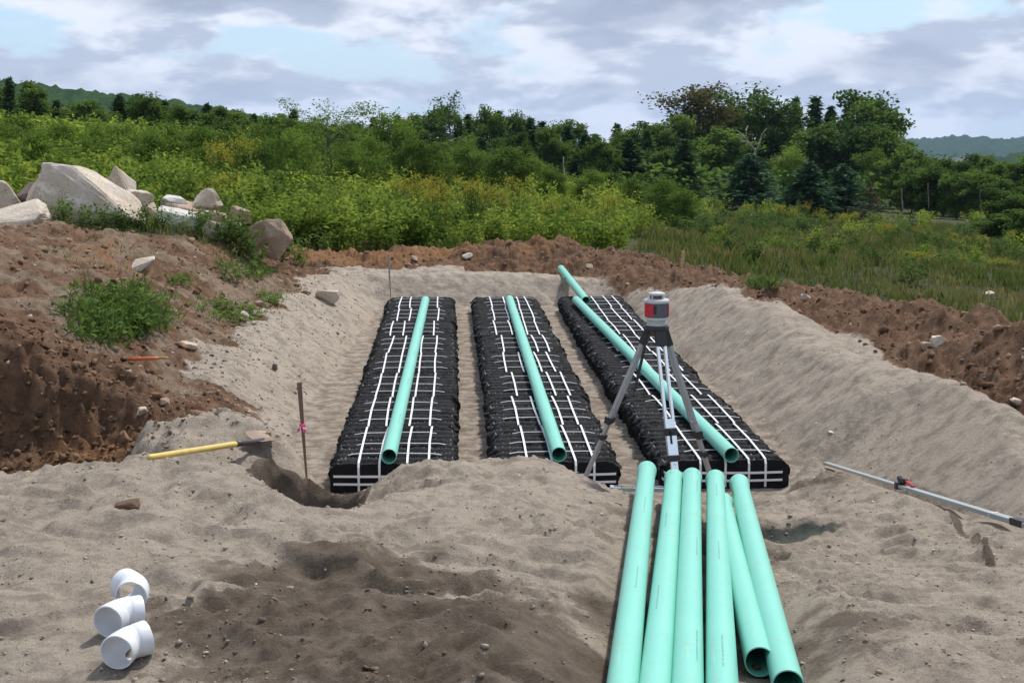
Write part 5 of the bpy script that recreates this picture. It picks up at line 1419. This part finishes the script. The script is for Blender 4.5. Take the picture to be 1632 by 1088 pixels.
def conifer(seed, mat, h=8.0, rad=.19, lv=28, leaf=.55, base=.04, ragged=.25, per=20):
    r = np.random.default_rng(seed); Cs, Ds, Ts, Ss = [], [], [], []
    for k in range(lv):
        t = base + (1 - base) * k / lv; R0 = h * rad * (1 - t) ** .8 * r.uniform(1 - ragged, 1 + ragged) + .05
        for b in range(9):
            a = r.uniform(0, 6.28); rr_ = R0 * r.uniform(.55, 1.1); tn = r.normal(.42, .15)
            q = max(3, int(per * (1 - t) + 3)); u = r.random(q) ** .7
            c = np.stack([np.cos(a) * rr_ * u, np.sin(a) * rr_ * u, h * t - .22 * rr_ * u ** 2 + .10 * rr_ * u], 1) + r.normal(0, .05 * h * .12 + .04, (q, 3)); Cs.append(c)
            d = np.tile([np.cos(a), np.sin(a), -.15], (q, 1)) + r.normal(0, .5, (q, 3)); Ds.append(d); Ts.append(np.clip(tn + r.normal(0, .1, q), 0, 1)); Ss.append(np.full(q, leaf) * r.uniform(.6, 1.2, q))
    C, D, T, S = map(np.concatenate, (Cs, Ds, Ts, Ss))
    V, F = leaf_quads(C, S, r, .34, .5, 0, D)
    cm = np_mesh('crown', V, F, False, dict(tone=np.repeat(T, 4))); cm.materials.append(mat)
    return wood_mesh('trunk', h, [], h * .015, BARK, .97, .004), cm, h, h * rad * .62
KIND = {
    'hard': [hardwood(700 + i, TREE_D) for i in range(4)],
    'young': [hardwood(720 + i, TREE_L, leaf=.22, per=520, n=16, z0=.08, spread=.24, clump=.075) for i in range(4)],
    'red': [hardwood(730, TREE_R, n=20, per=420, spread=.22, clump=.066, z0=.22, leaf=.24)],
    'open': [hardwood(742, TREE_D, n=13, per=340, spread=.27, clump=.056, z0=.34, bark=BARK_P, leaf=.25)],
    'sparse': [hardwood(751, TREE_D, n=12, per=60, spread=.15, clump=.035, z0=.25, leaf=.26)],
    'airy': [hardwood(760, TREE_D, n=24, per=260, spread=.30, clump=.055, z0=.06, leaf=.17)],
    'con': [conifer(770 + i, CONIF, rad=.17) for i in range(3)],
    'pine': [conifer(780 + i, PINE, rad=.36, lv=24, leaf=.50, base=.0, per=44) for i in range(2)],
    'dead': [conifer(790, BROWNN, rad=.34, lv=16, leaf=.40, base=.05, per=12)],
}
tn_ = 0
def tree(kind, px, top, D, wpx, label, group=None, base_lift=0.0, name='tree'):
    global tn_
    var = KIND[kind][tn_ % len(KIND[kind])]; tn_ += 1
    tm, cm, h0, w0 = var; p_ = atY(px, top, D); g = float(gz(p_.x, D)); H = max(p_.z - g, .8)
    sx_ = wpx * D / FPX / 2 / w0 if wpx else H / h0
    e = empty(name, (p_.x, D, g - .05), (0, 0, tn_ * 2.17)); e.scale = (sx_, sx_, H / h0)
    tag(e, label, 'tree', group)
    for nm, m_ in (('trunk', tm), ('crown', cm)):
        o = bpy.data.objects.new(nm, m_); COL.objects.link(o); o.parent = e
    return e
tree('red', 1118, 136, 130, 118, 'tall tree with thinning reddish-brown crown', name='broadleaf_tree')
tree('open', 1214, 138, 127, 118, 'tall open-crowned tree beside the reddish one', name='broadleaf_tree')
tree('hard', 1388, 146, 122, 104, 'tall dark tree at the outer end of the high group', name='broadleaf_tree')
G1 = 'high group of trees beyond the meadow'
for (k, px, top, D, w) in (('con', 1268, 154, 138, 44), ('con', 1300, 151, 135, 52), ('con', 1324, 166, 132, 44), ('con', 1352, 162, 134, 44), ('hard', 1170, 165, 136, 80), ('hard', 1240, 178, 126, 84), ('hard', 1310, 200, 118, 90), ('hard', 1360, 196, 116, 84), ('hard', 1412, 205, 114, 70), ('hard', 1080, 185, 126, 76), ('hard', 1150, 205, 118, 80), ('hard', 1050, 195, 124, 60), ('young', 1262, 232, 108, 50), ('young', 1400, 236, 106, 50)):
    if k == 'con': tree(k, px, top, D, w, 'dark pointed conifer rising in the high group of trees', G1, name='conifer_tree')
    elif k == 'hard': tree(k, px, top, D, w, 'dark leafy tree filling the high group beyond the meadow', G1, name='broadleaf_tree')
    else: tree(k, px, top, D, w, 'lighter green tree low in the high group beyond the meadow', G1, name='broadleaf_tree')
for (px, top, D, w) in ((1198, 246, 84, 98), (1290, 258, 80, 86), (1345, 262, 82, 84)):
    tree('pine', px, top - 4, D, w * 1.1, 'bushy blue-green pine at the far edge of the meadow', 'bushy pines at the meadow edge', name='pine_tree')
tree('dead', 1388, 288, 78, 56, 'low brownish bush-like conifer next to the pines', name='conifer_tree')
G2 = 'row of trees along the right side of the meadow'
for i, (px, top, D, w) in enumerate(((1440, 232, 104, 60), (1472, 246, 100, 60), (1508, 252, 98, 64), (1545, 246, 96, 66), (1578, 252, 94, 62), (1612, 258, 92, 64), (1650, 240, 88, 70), (1690, 235, 84, 80), (1490, 262, 90, 50), (1528, 270, 88, 54), (1566, 275, 86, 54), (1600, 285, 80, 60), (1455, 268, 92, 46))):
    tree('hard', px, top, D, w, 'dark tree in the row down the side of the meadow', G2, name='broadleaf_tree')
for (px, top, D, w) in ((1612, 300, 60, 70), (1650, 330, 50, 80), (1585, 340, 58, 50)):
    tree('hard', px, top, D, w, 'very dark bushy tree standing forward of the meadow row', 'dark trees forward of the meadow row', name='broadleaf_tree')
def bare_trunk(px, top, bot, D, rpx, label, fork=None, mat=BARK_P):
    a, b = atY(px, bot, D), atY(px, top, D); g = float(gz(a.x, D)); base = Vector((a.x, D, min(a.z, max(g, a.z - 3))))
    e = empty('bare_trunk', base); tag(e, label, 'tree trunk'); r0 = rpx * D / FPX
    bm = bmesh.new(); t_ = b - base
    tube(bm, [Vector((0, 0, -.3)), t_ * .4 + Vector((.05, 0, 0)), t_ * .75, t_], [r0, r0 * .9, r0 * .75, r0 * .5], 8); bm_obj('stem', bm, mat, e, True)
    for f in fork or []:
        q = [atY(fx, fy, D) - base for fx, fy in f]; bm = bmesh.new()
        tube(bm, q, [r0 * .7 * (1 - .75 * k / (len(q) - 1)) for k in range(len(q))], 7); bm_obj('limb', bm, mat, e, True)
bare_trunk(1203, 236, 330, 112, 2.3, 'pale dead forked trunk standing out of the dark trees', [[(1203, 240), (1192, 225), (1180, 212), (1172, 207)], [(1204, 242), (1211, 228), (1214, 214), (1222, 205)], [(1190, 222), (1189, 208), (1192, 200)], [(1193, 228), (1183, 224), (1178, 226)]])
for (px, top, bot, D, rp, lab) in ((1437, 300, 352, 86, 1.7, 'short pale trunk lit at the end of the bushy pines'), (1479, 292, 345, 88, 1.3, 'slim grey trunk in the meadow row'), (1562, 300, 350, 84, 1.1, 'thin grey trunk deeper along the meadow row')):
    bare_trunk(px, top, bot, D, rp, lab, None, BARK_G)
bare_trunk(898, 250, 290, 97, 1.6, 'white birch trunk at the dark tree line')
G3 = 'distant tree line across the field'
rt_ = random.Random(8)
TL = [(575, 192), (600, 186), (632, 182), (655, 190), (668, 186), (690, 172), (735, 186), (748, 178), (770, 170), (790, 174), (820, 180), (848, 184), (868, 190), (885, 192), (905, 198), (930, 197), (955, 212), (985, 194), (1012, 206), (1035, 202), (560, 200), (535, 196)]
for i, (px, top) in enumerate(TL):
    k = ('hard', 'con', 'con', 'hard', 'con')[i % 5]
    tree(k, px + rt_.uniform(-5, 5), top + rt_.uniform(-3, 3), 112 + rt_.uniform(-8, 10), rt_.uniform(46, 66) if k == 'hard' else rt_.uniform(34, 42),
         'dark conifer in the distant tree line across the field' if k == 'con' else 'dark leafy tree in the distant tree line across the field', G3, name='conifer_tree' if k == 'con' else 'broadleaf_tree')
for i in range(22):
    px = 540 + i * 26 + rt_.uniform(-8, 8)
    tree('hard' if i % 3 else 'con', px, 214 + rt_.uniform(-12, 14) + max(0, (px - 850) * .05), 100 + rt_.uniform(-6, 6), rt_.uniform(40, 56), 'dark leafy tree in the distant tree line across the field' if i % 3 else 'dark conifer in the distant tree line across the field', G3, name='broadleaf_tree' if i % 3 else 'conifer_tree')
tree('sparse', 716, 146, 104, 62, 'thin sparse tree poking above the distant tree line', name='broadleaf_tree')
tree('airy', 522, 158, 52, 120, 'dark feathery shrub-like tree in mid field', name='broadleaf_tree')
for (px, top, D, w) in ((620, 178, 56, 72), (655, 215, 50, 60), (592, 212, 48, 56), (745, 222, 56, 70), (800, 232, 54, 66), (700, 238, 50, 60), (845, 246, 54, 60), (470, 205, 44, 70), (430, 196, 42, 66), (880, 262, 50, 50), (1060, 282, 44, 60), (560, 225, 46, 60), (1090, 300, 40, 44), (940, 268, 52, 56), (1010, 280, 50, 50)):
    tree('young', px, top, D, w, 'light green young tree rising from the brush', 'young trees in the brush', name='young_tree')
G4 = 'trees along the foot of the left hill'
for i, (px, top) in enumerate(((-15, 122), (14, 122), (40, 130), (62, 150), (90, 158), (118, 165), (150, 160), (190, 148), (214, 150), (238, 152), (262, 158), (285, 166), (308, 170), (330, 163), (352, 170), (378, 176), (404, 180), (428, 184), (452, 182), (468, 172), (485, 190), (505, 194))):
    k = ('hard', 'con')[i % 3 == 1]
    tree(k, px, top, 84 + rt_.uniform(-8, 10), rt_.uniform(46, 62) if k == 'hard' else 36, 'dark conifer along the foot of the wooded hill' if k == 'con' else 'dark leafy tree along the foot of the wooded hill', G4, name='conifer_tree' if k == 'con' else 'broadleaf_tree')
for (px, top, D, w) in ((30, 178, 40, 80), (95, 190, 38, 70), (150, 188, 42, 74), (205, 194, 40, 70), (265, 188, 46, 74), (320, 196, 44, 70), (375, 200, 44, 70), (-30, 172, 36, 80), (235, 205, 36, 70), (60, 205, 32, 70), (130, 210, 33, 66), (410, 215, 38, 60), (340, 225, 34, 56)):
    tree('young', px, top, D, w, 'light green young tree in the brush below the wooded hill', 'young trees below the hill', name='young_tree')

# ---- far hills
def hill(outline, D, depth, label, seed, rough, step):
    m, N, L_, P = new_mat('hill_forest_%d' % seed); P.inputs['Roughness'].default_value = 1; P.inputs['Specular IOR Level'].default_value = 0
    tc = N.new('ShaderNodeTexCoord'); n = N.new('ShaderNodeTexNoise'); n.inputs['Scale'].default_value = .9 / rough; n.inputs['Detail'].default_value = 8; n.inputs['Roughness'].default_value = .7
    L_.new(tc.outputs['Object'], n.inputs['Vector']); rp = N.new('ShaderNodeValToRGB'); rp.color_ramp.elements[0].position = .3; rp.color_ramp.elements[1].position = .7
    rp.color_ramp.elements[0].color = (.012, .028, .010, 1); rp.color_ramp.elements[1].color = (.045, .080, .024, 1); L_.new(n.outputs['Fac'], rp.inputs[0]); L_.new(rp.outputs[0], P.inputs['Base Color'])
    pts = [atY(px, py, D) for px, py in outline]; X0 = np.array([p_.x for p_ in pts]); Z0 = np.array([p_.z for p_ in pts])
    xs = np.arange(X0[0], X0[-1], step); vs = np.linspace(-1, 1, 60); XX, VV = np.meshgrid(xs, vs)
    crest = np.interp(XX, X0, Z0); ff = ss(0, .12, (XX - X0[0]) / (X0[-1] - X0[0])) if False else 1
    YY = D + VV * depth; low = np.minimum(gz(XX, YY), crest) - 8
    prof = 1 - np.abs(VV) ** 1.5
    ZZ = low + (crest - low) * prof + rough * (.7 * billow(XX, YY, rough * 2.2, 3, .6, seed) + .4 * fbm(XX, YY, rough * 6, 3, .5, seed + 5)) * ss(0, .2, prof)
    nx = len(xs); i = (np.arange(59)[:, None] * nx + np.arange(nx - 1)[None]).ravel()
    me = np_mesh('hill', np.stack([XX.ravel(), YY.ravel(), ZZ.ravel()], 1), np.stack([i, i + 1, i + nx + 1, i + nx], 1), False)
    o = link_mesh('hill', me, m); tag(o, label, kind='structure')
hill([(-500, 100), (-200, 112), (20, 132), (70, 137), (120, 146), (200, 154), (300, 164), (360, 173), (430, 187), (520, 206), (640, 240)], 620, 120, 'wooded hill sloping down behind the brush', 900, 5.0, 1.6)
hill([(1300, 262), (1380, 236), (1425, 223), (1460, 220), (1495, 224), (1540, 217), (1585, 222), (1640, 222), (1720, 212), (1900, 225)], 3000, 700, 'hazy blue ridge of wooded hills on the horizon', 910, 14.0, 5.0)
hill([(1500, 285), (1560, 262), (1600, 248), (1640, 240), (1720, 232), (1900, 240)], 1100, 160, 'dark wooded rise in front of the blue ridge', 920, 6.0, 2.5)

# ---- air
bm = bmesh.new(); box(bm, (-4800, -60, -75), (4800, 4800, 75))
hz = bpy.data.materials.new('haze_air'); hz.use_nodes = True; N = hz.node_tree.nodes; N.clear()
out = N.new('ShaderNodeOutputMaterial'); pv = N.new('ShaderNodeVolumePrincipled'); pv.inputs['Color'].default_value = (.50, .70, 1.0, 1); pv.inputs['Density'].default_value = HAZE; pv.inputs['Anisotropy'].default_value = .2
hz.node_tree.links.new(pv.outputs[0], out.inputs['Volume'])
tag(bm_obj('haze', bm, hz), 'faint blue haze over the distant hills', kind='stuff')
